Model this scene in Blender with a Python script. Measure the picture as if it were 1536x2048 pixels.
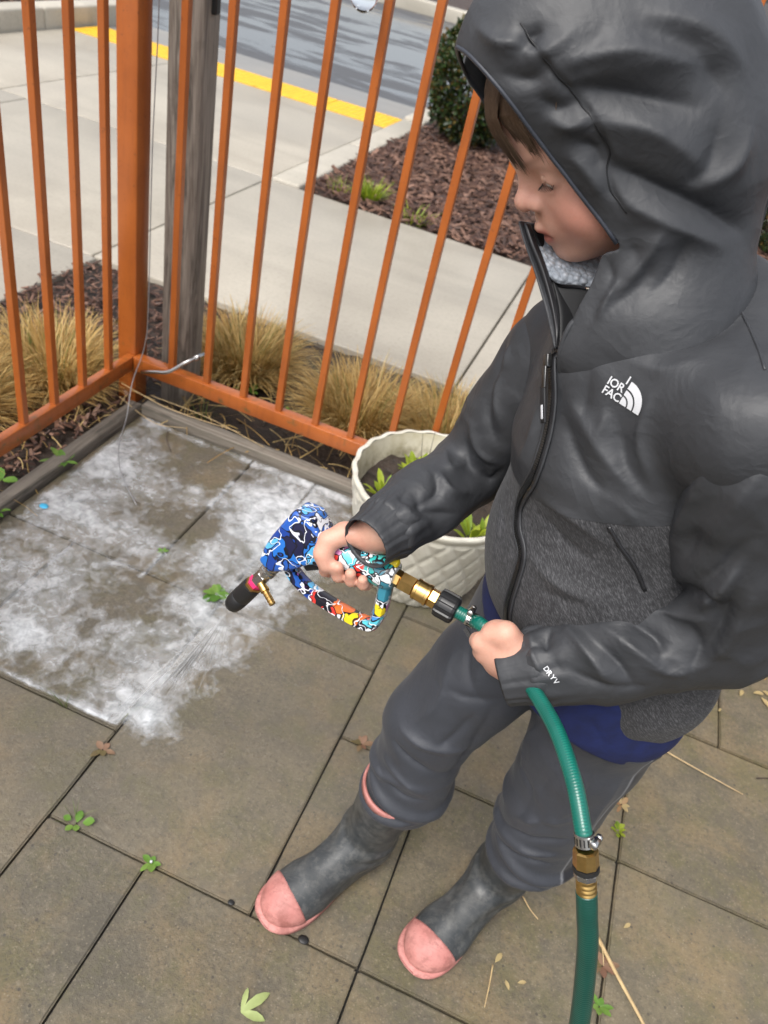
import bpy, bmesh, math, random
import numpy as np
from mathutils import Vector, Matrix, Quaternion
random.seed(7); rng = np.random.default_rng(7)
R_ = math.radians
for o in list(bpy.data.objects): bpy.data.objects.remove(o)
S = bpy.context.scene
COL = S.collection

# ---------------------------------------------------------------- camera
CAMZ = 1.395
RIGHT = Vector((0.91873133, 0.3396275, 0.20145945)); DOWN = Vector((0.36397921, -0.5304826, -0.76557648)); FWD = Vector((-0.15314009, 0.77668615, -0.61098833))
cd = bpy.data.cameras.new('camera'); cam = bpy.data.objects.new('camera', cd); COL.objects.link(cam)
cd.sensor_fit = 'VERTICAL'; cd.sensor_height = 24.0; cd.lens = 24.0 * 1560.85 / 2048; cd.clip_start = 0.02; cd.clip_end = 400
mw = Matrix.Identity(4)
for i in range(3):
    mw[i][0] = RIGHT[i]; mw[i][1] = -DOWN[i]; mw[i][2] = -FWD[i]
mw[0][3], mw[1][3], mw[2][3] = 0, 0, CAMZ
cam.matrix_world = mw
S.camera = cam
cd.dof.use_dof = True; cd.dof.focus_distance = 0.85; cd.dof.aperture_fstop = 5.6

# ---------------------------------------------------------------- sky and sun (bright overcast)
SUN_EL, SUN_AZ = R_(58), R_(200)
world = bpy.data.worlds.new('World'); S.world = world; world.use_nodes = True
wn = world.node_tree; wn.nodes.clear()
sky = wn.nodes.new('ShaderNodeTexSky'); sky.sky_type = 'NISHITA'; sky.sun_disc = False
sky.sun_elevation = SUN_EL; sky.sun_rotation = SUN_AZ; sky.air_density = 1.0; sky.dust_density = 4.0; sky.ozone_density = 0.6
hs = wn.nodes.new('ShaderNodeHueSaturation'); hs.inputs['Saturation'].default_value = 0.35
bg = wn.nodes.new('ShaderNodeBackground'); bg.inputs['Strength'].default_value = 0.13
wo = wn.nodes.new('ShaderNodeOutputWorld')
wn.links.new(sky.outputs[0], hs.inputs['Color']); wn.links.new(hs.outputs[0], bg.inputs[0]); wn.links.new(bg.outputs[0], wo.inputs[0])
sl = bpy.data.lights.new('sun', 'SUN'); sl.energy = 1.1; sl.angle = R_(30); sl.color = (1.0, 0.97, 0.92)
sun = bpy.data.objects.new('sun', sl); COL.objects.link(sun)
sd = Vector((math.sin(SUN_AZ) * math.cos(SUN_EL), math.cos(SUN_AZ) * math.cos(SUN_EL), math.sin(SUN_EL)))   # towards the sun
sun.rotation_euler = sd.to_track_quat('Z', 'Y').to_euler(); sun.location = (0, 0, 8)
S.view_settings.view_transform = 'Standard'; S.view_settings.look = 'None'; S.view_settings.gamma = 1
S.view_settings.exposure = 0.95
S.render.engine = 'CYCLES'
c_ = S.cycles; c_.max_bounces = 6; c_.diffuse_bounces = 3; c_.glossy_bounces = 3; c_.transmission_bounces = 4; c_.transparent_max_bounces = 6; c_.caustics_reflective = False; c_.caustics_refractive = False
S.render.resolution_x, S.render.resolution_y = 768, 1024

# ---------------------------------------------------------------- helpers
def mesh_obj(name, verts, faces, mat, parent=None, smooth=False, loc=None):
    me = bpy.data.meshes.new(name)
    if isinstance(verts, np.ndarray): verts = verts.tolist()
    if isinstance(faces, np.ndarray): faces = faces.tolist()
    me.from_pydata(verts, [], faces); me.validate()
    if smooth: me.polygons.foreach_set('use_smooth', [True] * len(me.polygons))
    me.update()
    o = bpy.data.objects.new(name, me); COL.objects.link(o)
    if mat is not None:
        for m in (mat if isinstance(mat, (list, tuple)) else [mat]): me.materials.append(m)
    if parent is not None: o.parent = parent
    if loc is not None: o.location = loc
    return o
def bm_obj(name, bm, mat, parent=None, smooth=False):
    me = bpy.data.meshes.new(name); bm.normal_update(); bm.to_mesh(me); bm.free()
    if smooth: me.polygons.foreach_set('use_smooth', [True] * len(me.polygons))
    o = bpy.data.objects.new(name, me); COL.objects.link(o)
    if mat is not None:
        for m in (mat if isinstance(mat, (list, tuple)) else [mat]): me.materials.append(m)
    if parent is not None: o.parent = parent
    return o
def inst(name, me, parent=None, loc=(0, 0, 0), rot=None):
    o = bpy.data.objects.new(name, me); COL.objects.link(o); o.location = loc
    if rot is not None: o.rotation_euler = rot
    if parent is not None: o.parent = parent
    return o
def empty(name, loc=(0, 0, 0), rz=0):
    o = bpy.data.objects.new(name, None); COL.objects.link(o); o.location = loc; o.rotation_euler = (0, 0, rz); o.empty_display_size = .05
    return o
def tag(o, label=None, cat=None, group=None, kind=None):
    if label: o['label'] = label
    if cat: o['category'] = cat
    if group: o['group'] = group
    if kind: o['kind'] = kind
    return o
def box_bm(x0, x1, y0, y1, z0, z1, bevel=0.0, seg=1, bm=None):
    own = bm is None
    if own: bm = bmesh.new()
    vs = [bm.verts.new(p) for p in ((x0, y0, z0), (x1, y0, z0), (x1, y1, z0), (x0, y1, z0), (x0, y0, z1), (x1, y0, z1), (x1, y1, z1), (x0, y1, z1))]
    fs = [bm.faces.new([vs[i] for i in f]) for f in ((3, 2, 1, 0), (4, 5, 6, 7), (0, 1, 5, 4), (1, 2, 6, 5), (2, 3, 7, 6), (3, 0, 4, 7))]
    if bevel > 0:
        es = list({e for f in fs for e in f.edges})
        bmesh.ops.bevel(bm, geom=es, offset=bevel, segments=seg, affect='EDGES', profile=.5)
    return bm
def frame_from(t, up=Vector((0, 0, 1))):
    t = t.normalized()
    if abs(t.dot(up)) > .98: up = Vector((1, 0, 0))
    a = up.cross(t).normalized(); b = t.cross(a)
    return a, b
def tube_data(pts, radii, n=10, cap=True, up=Vector((0, 0, 1)), squash=1.0):
    pts = [Vector(p) for p in pts]
    if not hasattr(radii, '__len__'): radii = [radii] * len(pts)
    V = []; F = []
    a = None
    for i, p in enumerate(pts):
        t = (pts[min(i + 1, len(pts) - 1)] - pts[max(i - 1, 0)]).normalized()
        if a is None: a, b = frame_from(t, up)
        else:
            a = (a - t * a.dot(t)).normalized(); b = t.cross(a)
        for k in range(n):
            w = 2 * math.pi * k / n
            V.append(p + (a * math.cos(w) + b * math.sin(w) * squash) * radii[i])
    for i in range(len(pts) - 1):
        for k in range(n):
            k2 = (k + 1) % n
            F.append((i * n + k, i * n + k2, (i + 1) * n + k2, (i + 1) * n + k))
    if cap:
        F.append(tuple(range(n - 1, -1, -1))); F.append(tuple((len(pts) - 1) * n + k for k in range(n)))
    return [tuple(v) for v in V], F
def tube(name, pts, radii, mat, parent=None, n=10, cap=True, smooth=True, squash=1.0):
    V, F = tube_data(pts, radii, n, cap, squash=squash)
    o = mesh_obj(name, V, F, mat, parent, smooth)
    return o
def lathe(name, origin, axis, prof, mat, parent=None, n=24, smooth=True, facets=None, rot=0.0):
    """prof: list of (distance along axis, radius); facets -> n-gon cross-section"""
    axis = Vector(axis).normalized(); origin = Vector(origin); a, b = frame_from(axis)
    if facets: n = facets; smooth = False
    V = []; F = []
    for (s, r) in prof:
        for k in range(n):
            w = 2 * math.pi * k / n + rot
            V.append(tuple(origin + axis * s + (a * math.cos(w) + b * math.sin(w)) * r))
    m = len(prof)
    for i in range(m - 1):
        for k in range(n):
            k2 = (k + 1) % n; F.append((i * n + k, i * n + k2, (i + 1) * n + k2, (i + 1) * n + k))
    F.append(tuple(range(n - 1, -1, -1))); F.append(tuple((m - 1) * n + k for k in range(n)))
    o = mesh_obj(name, V, F, mat, parent, smooth)
    return o
def catmull(pts, per=8, closed=False):
    P = np.array(pts, float); n = len(P); out = []
    rngi = range(n if closed else n - 1)
    for i in rngi:
        if closed: p0, p1, p2, p3 = P[(i - 1) % n], P[i], P[(i + 1) % n], P[(i + 2) % n]
        else: p0, p1, p2, p3 = P[max(i - 1, 0)], P[i], P[i + 1], P[min(i + 2, n - 1)]
        if not closed and i == 0: p0 = 2 * p1 - p2
        if not closed and i == n - 2: p3 = 2 * p2 - p1
        for k in range(per):
            t = k / per
            out.append(.5 * ((2 * p1) + (-p0 + p2) * t + (2 * p0 - 5 * p1 + 4 * p2 - p3) * t * t + (-p0 + 3 * p1 - 3 * p2 + p3) * t ** 3))
    if not closed: out.append(P[-1])
    return np.array(out)
# value noise used for shaping geometry
def vnoise(p, seed=0):
    p = np.asarray(p, float); i = np.floor(p).astype(np.int64); f = p - i; f = f * f * (3 - 2 * f)
    def h(ix, iy, iz):
        n = (ix * 374761393 + iy * 668265263 + iz * 2147483647 + seed * 974711) & 0x7fffffff
        n = ((n ^ (n >> 13)) * 1274126177) & 0x7fffffff
        return ((n ^ (n >> 16)) & 0xffff) / 65535.0
    r = 0
    for dx in (0, 1):
        for dy in (0, 1):
            for dz in (0, 1):
                w = (f[..., 0] if dx else 1 - f[..., 0]) * (f[..., 1] if dy else 1 - f[..., 1]) * (f[..., 2] if dz else 1 - f[..., 2])
                r = r + w * h(i[..., 0] + dx, i[..., 1] + dy, i[..., 2] + dz)
    return r
def fbm(p, seed=0, oct=4):
    r = 0; a = .5; q = np.asarray(p, float).copy()
    for k in range(oct):
        r = r + a * vnoise(q, seed + k); a *= .5; q = q * 2.03 + 7.1
    return r

# ---------------------------------------------------------------- materials
class NT:
    def __init__(s, name):
        s.m = bpy.data.materials.new(name); s.m.use_nodes = True; s.t = s.m.node_tree; s.t.nodes.clear()
        s.out = s.t.nodes.new('ShaderNodeOutputMaterial'); s.p = s.t.nodes.new('ShaderNodeBsdfPrincipled'); s.t.links.new(s.p.outputs[0], s.out.inputs['Surface'])
        s.geo = None
    def set(s, sock, v):
        if v is None: return
        if hasattr(v, 'is_output') or isinstance(v, bpy.types.NodeSocket): s.t.links.new(v, sock)
        else:
            if isinstance(v, (tuple, list)) and len(v) == 3 and sock.type == 'RGBA': v = (*v, 1)
            sock.default_value = v
    def P(s, **k):
        mp = dict(col='Base Color', rough='Roughness', metal='Metallic', normal='Normal', spec='Specular IOR Level', trans='Transmission Weight', alpha='Alpha', sheen='Sheen Weight', coat='Coat Weight', coatr='Coat Roughness', sss='Subsurface Weight', sssr='Subsurface Radius', ssss='Subsurface Scale', ior='IOR')
        for a, v in k.items(): s.set(s.p.inputs[mp[a]], v)
        return s
    def pos(s):
        if s.geo is None: s.geo = s.t.nodes.new('ShaderNodeNewGeometry')
        return s.geo.outputs['Position']
    def obj(s): 
        n = s.t.nodes.new('ShaderNodeTexCoord'); return n.outputs['Object']
    def attr(s, name):
        n = s.t.nodes.new('ShaderNodeAttribute'); n.attribute_name = name; return n
    def rand(s): return s.t.nodes.new('ShaderNodeObjectInfo').outputs['Random']
    def isl(s):
        if s.geo is None: s.pos()
        return s.geo.outputs['Random Per Island']
    def map(s, v, scale=(1, 1, 1), rot=(0, 0, 0), loc=(0, 0, 0)):
        n = s.t.nodes.new('ShaderNodeMapping'); s.set(n.inputs[0], v); n.inputs['Scale'].default_value = scale; n.inputs['Rotation'].default_value = rot; n.inputs['Location'].default_value = loc
        return n.outputs[0]
    def noise(s, v, scale=5, detail=4, rough=.5, dist=0):
        n = s.t.nodes.new('ShaderNodeTexNoise'); s.set(n.inputs['Vector'], v); n.inputs['Scale'].default_value = scale; n.inputs['Detail'].default_value = detail; n.inputs['Roughness'].default_value = rough; n.inputs['Distortion'].default_value = dist
        return n.outputs['Fac']
    def noisec(s, v, scale=5, detail=4):
        n = s.t.nodes.new('ShaderNodeTexNoise'); s.set(n.inputs['Vector'], v); n.inputs['Scale'].default_value = scale; n.inputs['Detail'].default_value = detail
        return n.outputs['Color']
    def voro(s, v, scale=5, feature='F1', out='Distance', rnd=1):
        n = s.t.nodes.new('ShaderNodeTexVoronoi'); n.feature = feature; s.set(n.inputs['Vector'], v); n.inputs['Scale'].default_value = scale; n.inputs['Randomness'].default_value = rnd
        return n.outputs[out]
    def wave(s, v, scale=5, dist=0, detail=2, dscale=1, typ='BANDS', dirn='X'):
        n = s.t.nodes.new('ShaderNodeTexWave'); n.wave_type = typ
        if typ == 'BANDS': n.bands_direction = dirn
        s.set(n.inputs['Vector'], v); n.inputs['Scale'].default_value = scale; n.inputs['Distortion'].default_value = dist; n.inputs['Detail'].default_value = detail; n.inputs['Detail Scale'].default_value = dscale
        return n.outputs['Fac']
    def ramp(s, fac, stops, interp='LINEAR'):
        n = s.t.nodes.new('ShaderNodeValToRGB'); s.set(n.inputs[0], fac); e = n.color_ramp; e.interpolation = interp
        while len(e.elements) < len(stops): e.elements.new(.5)
        for el, (p, c) in zip(e.elements, stops):
            el.position = p; el.color = (*c, 1) if isinstance(c, (tuple, list)) else (c, c, c, 1)
        return n.outputs[0]
    def mix(s, f, a, b, mode='MIX'):
        n = s.t.nodes.new('ShaderNodeMix'); n.data_type = 'RGBA'; n.blend_type = mode; n.clamp_factor = True
        s.set(n.inputs[0], f); s.set(n.inputs[6], a); s.set(n.inputs[7], b); return n.outputs[2]
    def math(s, op, a, b=None, clamp=False):
        n = s.t.nodes.new('ShaderNodeMath'); n.operation = op; n.use_clamp = clamp; s.set(n.inputs[0], a)
        if b is not None: s.set(n.inputs[1], b)
        return n.outputs[0]
    def rng(s, v, a, b, c=0, d=1):
        n = s.t.nodes.new('ShaderNodeMapRange'); s.set(n.inputs[0], v)
        for k, x in zip((1, 2, 3, 4), (a, b, c, d)): n.inputs[k].default_value = x
        return n.outputs[0]
    def sep(s, v, ax):
        n = s.t.nodes.new('ShaderNodeSeparateXYZ'); s.set(n.inputs[0], v); return n.outputs['XYZ'.index(ax)]
    def bump(s, h, strength=.5, dist=.002, normal=None):
        n = s.t.nodes.new('ShaderNodeBump'); n.inputs['Strength'].default_value = strength; n.inputs['Distance'].default_value = dist; s.set(n.inputs['Height'], h)
        if normal is not None: s.set(n.inputs['Normal'], normal)
        return n.outputs[0]
def simple(name, col, rough=.5, metal=0, var=.15, scale=40, bump=.0, bdist=.001, **k):
    t = NT(name); v = t.obj()
    n = t.noise(v, scale, 5, .6)
    lo = tuple(c * (1 - var) for c in col); hi = tuple(min(1, c * (1 + var)) for c in col)
    t.P(col=t.ramp(n, [(.3, lo), (.7, hi)]), rough=rough, metal=metal, **k)
    if bump: t.P(normal=t.bump(t.noise(v, scale * 3, 4, .6), bump, bdist))
    return t.m

def m_paver():
    t = NT('paver_concrete'); v = t.pos()
    big = t.noise(v, 3.2, 5, .6); mid = t.noise(v, 16, 6, .65, .5); fine = t.noise(v, 105, 5, .78); sp = t.voro(v, 170)
    c = t.ramp(big, [(.28, (.062, .055, .040)), (.43, (.130, .110, .074)), (.57, (.185, .152, .095)), (.72, (.265, .205, .11))])
    c = t.mix(t.math('MULTIPLY', t.ramp(mid, [(.42, 0), (.62, 1)]), .65), c, (.072, .066, .052))
    c = t.mix(t.math('MULTIPLY', t.ramp(t.noise(v, 5.3, 5, .65, .4), [(.48, 0), (.66, 1)]), .75), c, (.25, .172, .078))
    c = t.mix(t.math('MULTIPLY', t.ramp(t.noise(v, 9.1, 5, .7), [(.48, 0), (.62, 1)]), .6), c, (.105, .10, .028))
    c = t.mix(t.ramp(fine, [(.34, .75), (.5, 0)]), c, (.055, .047, .037))
    c = t.mix(t.ramp(fine, [(.55, 0), (.72, .65)]), c, (.33, .28, .20))
    def grains(sc, th, keep, off):
        w_ = t.map(v, loc=off); n_ = t.t.nodes.new('ShaderNodeTexVoronoi'); t.set(n_.inputs['Vector'], w_); n_.inputs['Scale'].default_value = sc
        return t.math('MULTIPLY', t.ramp(n_.outputs['Distance'], [(th, 1), (th + .08, 0)]), t.ramp(t.sep(n_.outputs['Color'], 'X'), [(keep, 0), (keep + .02, 1)]))
    c = t.mix(t.math('MULTIPLY', grains(190, .22, .78, (0, 0, 0)), .4), c, (.40, .34, .25)); c = t.mix(t.math('MULTIPLY', grains(150, .24, .76, (3, 1, 0)), .5), c, (.040, .033, .026)); c = t.mix(grains(70, .14, .86, (1, 5, 2)), c, (.035, .03, .025))
    r = t.rand(); c = t.mix(.38, c, t.ramp(r, [(0, (.075, .066, .048)), (.35, (.16, .132, .085)), (.7, (.115, .105, .082)), (1, (.215, .172, .105))]))
    # damp film in the sprayed corner: the stone itself is wet, darker and glossy
    d = t.t.nodes.new('ShaderNodeVectorMath'); d.operation = 'DISTANCE'; t.set(d.inputs[0], v); d.inputs[1].default_value = (-.85, 1.25, 0)
    wet = t.rng(t.math('ADD', d.outputs['Value'], t.math('MULTIPLY', t.math('SUBTRACT', mid, .5), .5)), .55, 1.0, 1, 0)
    c = t.mix(t.math('MULTIPLY', wet, .35), c, (.10, .094, .085))
    t.P(col=c, rough=t.rng(wet, 0, 1, .62, .22), normal=t.bump(t.math('ADD', fine, t.math('MULTIPLY', mid, .7)), .75, .003))
    return t.m
def m_concrete(name, a, b, rough=.55):
    t = NT(name); v = t.pos()
    n = t.noise(v, 1.3, 6, .6, .4); f = t.noise(v, 60, 5, .7); st = t.noise(t.map(v, scale=(.5, 3, 1)), 2.0, 5, .6)
    c = t.ramp(n, [(.3, a), (.7, b)]); c = t.mix(t.ramp(st, [(.5, 0), (.75, .35)]), c, tuple(x * .7 for x in a))
    c = t.mix(t.ramp(f, [(.35, .3), (.5, 0)]), c, tuple(x * .6 for x in a)); c = t.mix(t.ramp(t.voro(v, 45), [(.05, .6), (.1, 0)]), c, tuple(min(1, x * 1.4) for x in b))
    r = t.rand(); c = t.mix(t.rng(r, 0, 1, 0, .18), c, a)
    t.P(col=c, rough=t.ramp(n, [(.35, rough - .2), (.65, rough)]), normal=t.bump(f, .3, .0015)); return t.m
def m_road():
    t = NT('wet_asphalt'); v = t.pos(); f = t.noise(v, 55, 4, .75); n = t.noise(t.map(v, scale=(.55, 1.15, 1)), .85, 5, .62, .9); n2 = t.noise(t.map(v, scale=(.4, 1.3, 1)), 2.6, 4, .6, .6)
    k = t.math('ADD', n, t.math('MULTIPLY', t.math('SUBTRACT', n2, .5), .35)); wet = t.ramp(k, [(.44, 0), (.52, 1)])
    c = t.mix(wet, (.055, .055, .058), (.05, .053, .058)); c = t.mix(t.ramp(f, [(.55, 0), (.8, .4)]), c, (.16, .16, .16))
    t.P(col=c, rough=t.rng(wet, 0, 1, .55, .10), normal=t.bump(f, .05, .002), spec=1.0); return t.m
def m_soil(name='wet_soil', a=(.012, .008, .006), b=(.05, .033, .023)):
    t = NT(name); v = t.pos(); n = t.noise(v, 35, 6, .7); f = t.noise(v, 140, 4, .7)
    c = t.ramp(n, [(.3, a), (.7, b)]); c = t.mix(t.ramp(f, [(.6, 0), (.75, .5)]), c, tuple(x * 1.9 for x in b))
    t.P(col=c, rough=t.ramp(n, [(.3, .35), (.6, .7)]), normal=t.bump(n, .9, .012)); return t.m
def m_fence():
    t = NT('orange_paint'); v = t.pos(); n = t.noise(v, 6, 4, .6); f = t.noise(v, 90, 4, .7)
    c = t.ramp(n, [(.3, (.34, .088, .016)), (.7, (.44, .12, .022))]); z = t.sep(v, 'Z')
    dirt = t.math('MULTIPLY', t.ramp(t.noise(v, 28, 5, .7), [(.56, 0), (.66, .75)]), t.rng(z, .12, .22, 1, 0))
    c = t.mix(dirt, c, (.10, .085, .03)); c = t.mix(t.ramp(f, [(.62, 0), (.70, .6)]), c, (.12, .04, .015)); c = t.mix(t.ramp(t.noise(t.map(v, scale=(1, 1, .12)), 60, 4, .6), [(.52, 0), (.7, .35)]), c, (.20, .055, .014))
    t.P(col=c, rough=t.ramp(f, [(.3, .28), (.7, .42)]), normal=t.bump(f, .12, .0006), coat=.15, coatr=.2); return t.m
def m_wood(name, a, b, axis='Z', rough=.75):
    t = NT(name); sc = {'Z': (1, 1, .06), 'X': (.06, 1, 1), 'Y': (1, .06, 1)}[axis]; v = t.map(t.pos(), scale=sc)
    g = t.noise(v, 90, 5, .6, .6); l = t.noise(v, 22, 5, .6, 1.2); p = t.noise(t.pos(), 14, 5, .7)
    c = t.ramp(g, [(.3, a), (.7, b)]); c = t.mix(t.ramp(l, [(.5, 0), (.56, .7), (.62, 0)]), c, tuple(x * .35 for x in a))
    c = t.mix(t.ramp(p, [(.55, 0), (.75, .45)]), c, tuple(x * .5 for x in a))
    t.P(col=c, rough=rough, normal=t.bump(g, .5, .002)); return t.m
def m_leaf(name, cols, rough=.45, trans=.0, spec=.5):
    t = NT(name); r = t.isl(); n = len(cols)
    c = t.ramp(r, [(i / max(1, n - 1), q) for i, q in enumerate(cols)])
    c = t.mix(t.ramp(t.noise(t.pos(), 60, 3), [(.4, .25), (.6, 0)]), c, tuple(x * .5 for x in cols[0]))
    t.P(col=c, rough=rough, spec=spec)
    if trans:
        tr = t.t.nodes.new('ShaderNodeBsdfTranslucent'); t.set(tr.inputs[0], c); mx = t.t.nodes.new('ShaderNodeMixShader'); mx.inputs[0].default_value = trans
        t.t.links.new(t.p.outputs[0], mx.inputs[1]); t.t.links.new(tr.outputs[0], mx.inputs[2]); t.t.links.new(mx.outputs[0], t.out.inputs[0])
    return t.m
M = {}
M['paver'] = m_paver(); M['walk'] = m_concrete('sidewalk_concrete', (.32, .285, .23), (.45, .41, .34)); M['curb'] = m_concrete('curb_concrete', (.36, .33, .27), (.5, .46, .39), .7)
M['gutter'] = m_concrete('gutter_concrete', (.2, .19, .175), (.3, .285, .26), .5)
M['road'] = m_road(); M['soil'] = m_soil(); M['mulchbase'] = m_soil('mulch_ground', (.022, .013, .009), (.075, .043, .028)); M['sand'] = m_soil('joint_soil', (.006, .005, .004), (.02, .017, .012))
M['fence'] = m_fence(); M['timber'] = m_wood('grey_timber_x', (.10, .086, .068), (.25, .22, .18), 'X'); M['timbery'] = m_wood('grey_timber_y', (.10, .086, .068), (.25, .22, .18), 'Y')
M['post'] = m_wood('weathered_post', (.14, .115, .092), (.34, .30, .255), 'Z'); M['newtimber'] = m_wood('brown_timber', (.16, .07, .022), (.3, .14, .05), 'X', .5)
M['yellow'] = simple('yellow_tactile', (.72, .40, .012), .5, var=.12, scale=14)
M['bark'] = m_leaf('bark_chips', [(.035, .015, .010), (.075, .034, .021), (.05, .021, .014), (.14, .07, .045), (.26, .145, .10), (.06, .03, .02)], .6)
M['straw'] = m_leaf('dry_grass', [(.30, .17, .05), (.60, .40, .13), (.46, .28, .085), (.74, .56, .25), (.64, .44, .16)], .6, .35)
M['grassgreen'] = m_leaf('green_grass', [(.05, .10, .014), (.12, .2, .035), (.2, .24, .06)], .5, .3)
M['weed'] = m_leaf('weed_leaf', [(.075, .19, .02), (.13, .27, .035), (.2, .32, .06)], .4, .25)
M['weedred'] = m_leaf('reddish_weed', [(.20, .10, .06), (.27, .16, .1), (.13, .11, .04)], .5, .2)
M['lime'] = m_leaf('lime_plant', [(.24, .33, .02), (.36, .42, .03), (.16, .26, .02)], .45, .25)
M['box'] = m_leaf('boxwood_leaf', [(.010, .022, .006), (.028, .06, .014), (.05, .085, .02), (.02, .045, .012), (.09, .085, .02), (.14, .07, .018)], .35, .1)
M['paleleaf'] = m_leaf('pale_leaf', [(.36, .47, .14), (.45, .52, .2), (.38, .48, .22)], .45, .25)
M['driedleaf'] = m_leaf('dried_leaf', [(.48, .42, .12), (.36, .2, .1), (.52, .42, .2), (.3, .12, .06)], .55, .2)
M['twig'] = simple('twig_bark', (.035, .02, .014), .7); M['strawstick'] = simple('straw_stem', (.50, .36, .18), .55, var=.25)
M['steel'] = simple('steel', (.56, .55, .53), .25, 1, .08, 60); M['brass'] = simple('brass', (.62, .40, .14), .3, 1, .18, 70); M['wire'] = simple('grey_wire', (.32, .32, .33), .4, .6)
M['blackplastic'] = simple('black_plastic', (.014, .014, .015), .38, 0, .2, 60); M['blackrubber'] = simple('black_rubber', (.012, .012, .012), .5)
M['blue'] = simple('blue_scrap', (.05, .38, .62), .5); M['pink'] = simple('pink_plastic', (.75, .035, .16), .4)
t = NT('clear_glass'); t.P(col=(.95, .97, .97), rough=.02, trans=1, ior=1.45); M['glass'] = t.m
t = NT('clear_film'); t.P(col=(.95, .97, .97), rough=.08, trans=1, ior=1.2); M['film'] = t.m
# ================================================================ the setting
def sheet(name, x0, x1, y0, y1, z, mat, kind='structure', nx=1, ny=1, rough=0, seed=0, parent=None):
    X = np.linspace(x0, x1, nx + 1); Y = np.linspace(y0, y1, ny + 1); g = np.array([(x, y, 0) for y in Y for x in X])
    if rough: g[:, 2] = (fbm(g * 9, seed, 5) - .5) * rough
    g[:, 2] += z
    F = [(j * (nx + 1) + i, j * (nx + 1) + i + 1, (j + 1) * (nx + 1) + i + 1, (j + 1) * (nx + 1) + i) for j in range(ny) for i in range(nx)]
    o = mesh_obj(name, g, F, mat, parent, smooth=bool(rough))
    if kind: o['kind'] = kind
    return o
sheet('ground', -150, 150, -150, 150, -.12, M['soil'])
# paved patio: slabs on an 8 inch module
U = .2032; X0, Y0 = -.1646, .5957
patio = sheet('patio', -1.17, 2.2, -1.4, 1.775, -.012, M['sand'])
def cell(i0, i1, j0, j1): return (X0 + i0 * U, X0 + i1 * U, Y0 + j0 * U, Y0 + j1 * U)
cells = [(-2, 0, 0, 3), (-4, -2, 1, 3), (-4.96, -4, 0, 3), (-4, -2, -2, 1), (-4.96, -4, -3, 0), (-2, -1, -3, 0), (-1, 1, -3, 0), (0, 1, 0, 2), (1, 3, 0, 2), (1, 3, -2, 0), (0, 3, 2, 4),
         (3, 5, -1, 2), (5, 7, -1, 2), (3, 6, 2, 4), (6, 8, 2, 4), (2, 4, 4, 5.82), (4, 7, 4, 5.82), (7, 10, 4, 5.82), (0, 2, 4, 5.82), (-2, 0, 3, 5.82), (-3, -2, 3, 5.82), (-4.96, -3, 3, 5.82),
         (3, 5, -4, -1), (5, 7, -4, -1), (1, 3, -5, -2), (-1, 1, -6, -3), (-4, -2, -5, -2), (8, 11, 2, 4), (7, 10, -1, 2), (7, 10, -4, -1), (-2, -1, -6, -3), (-4.96, -4, -6, -3)]
for q, (i0, i1, j0, j1) in enumerate(cells):
    x0, x1, y0, y1 = cell(i0, i1, j0, j1); g = .0022
    bm = box_bm(x0 + g, x1 - g, y0 + g, y1 - g, -.045, 0)
    bmesh.ops.subdivide_edges(bm, edges=bm.edges[:], cuts=7, use_grid_fill=True)
    tilt = (rng.random(2) - .5) * .006; dz = -rng.random() * .002
    bv = list(bm.verts); nn_ = fbm(np.array([(v.co.x * 40, v.co.y * 40, q) for v in bv]), 3) - .5
    for v, n in zip(bv, nn_):
        n = float(n); ex = min(v.co.x - x0 - g, x1 - g - v.co.x); ey = min(v.co.y - y0 - g, y1 - g - v.co.y)
        if v.co.z > -.004: v.co.z += tilt[0] * (v.co.x - (x0 + x1) / 2) + tilt[1] * (v.co.y - (y0 + y1) / 2) + dz + n * .0014
        if ex < 1e-5: v.co.x += n * .0026 * (1 if v.co.x < (x0 + x1) / 2 else -1)
        if ey < 1e-5: v.co.y += n * .0026 * (1 if v.co.y < (y0 + y1) / 2 else -1)
    es = [e for e in bm.edges if len(e.link_faces) == 2 and e.calc_face_angle(0) > 1.0 and all(v.co.z > -.01 for v in e.verts)]
    bmesh.ops.bevel(bm, geom=es, offset=.0028, segments=2, affect='EDGES')
    o = bm_obj('paver', bm, M['paver'], patio, True); o.data.set_sharp_from_angle(angle=R_(60))

# soil bed along the fence
sheet('planting_bed', -1.99, 3.2, 1.83, 2.66, -.03, M['soil'], nx=180, ny=46, rough=.05, seed=4)
sheet('planting_bed', -1.96, -1.215, -1.4, 1.83, -.03, M['soil'], nx=36, ny=130, rough=.05, seed=9)
# concrete sidewalk slabs
walk = sheet('sidewalk', -9, 3.4, 2.645, 7.3, -.03, M['sand'])
def slab(x0, x1, y0, y1, name='slab', par=None, m='walk', top=0.0, bot=-.1, bev=.008):
    o = bm_obj(name, box_bm(x0 + .004, x1 - .004, y0 + .004, y1 - .004, bot, top, bev, 2), M[m], par, True); o.data.set_sharp_from_angle(angle=R_(50)); return o
for a in [(-1.98, -.38, 2.645, 4.245), (-.38, 1.22, 2.645, 4.245), (1.22, 2.82, 2.645, 4.245), (-3.6, -1.98, 2.645, 4.245), (-5.2, -3.6, 2.645, 4.245), (-3.8, -1.98, 4.245, 6.19), (-4.82, -3.8, 4.245, 6.19), (-3.6, -1.95, 1.0, 2.645), (-5.2, -3.6, 1.0, 2.645), (-3.6, -1.95, -.8, 1.0), (-6.8, -5.2, 2.645, 4.245), (-5.8, -4.82, 4.245, 5.3), (-3.6, -1.95, -1.4, -.8)]:
    slab(*a, par=walk)
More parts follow.
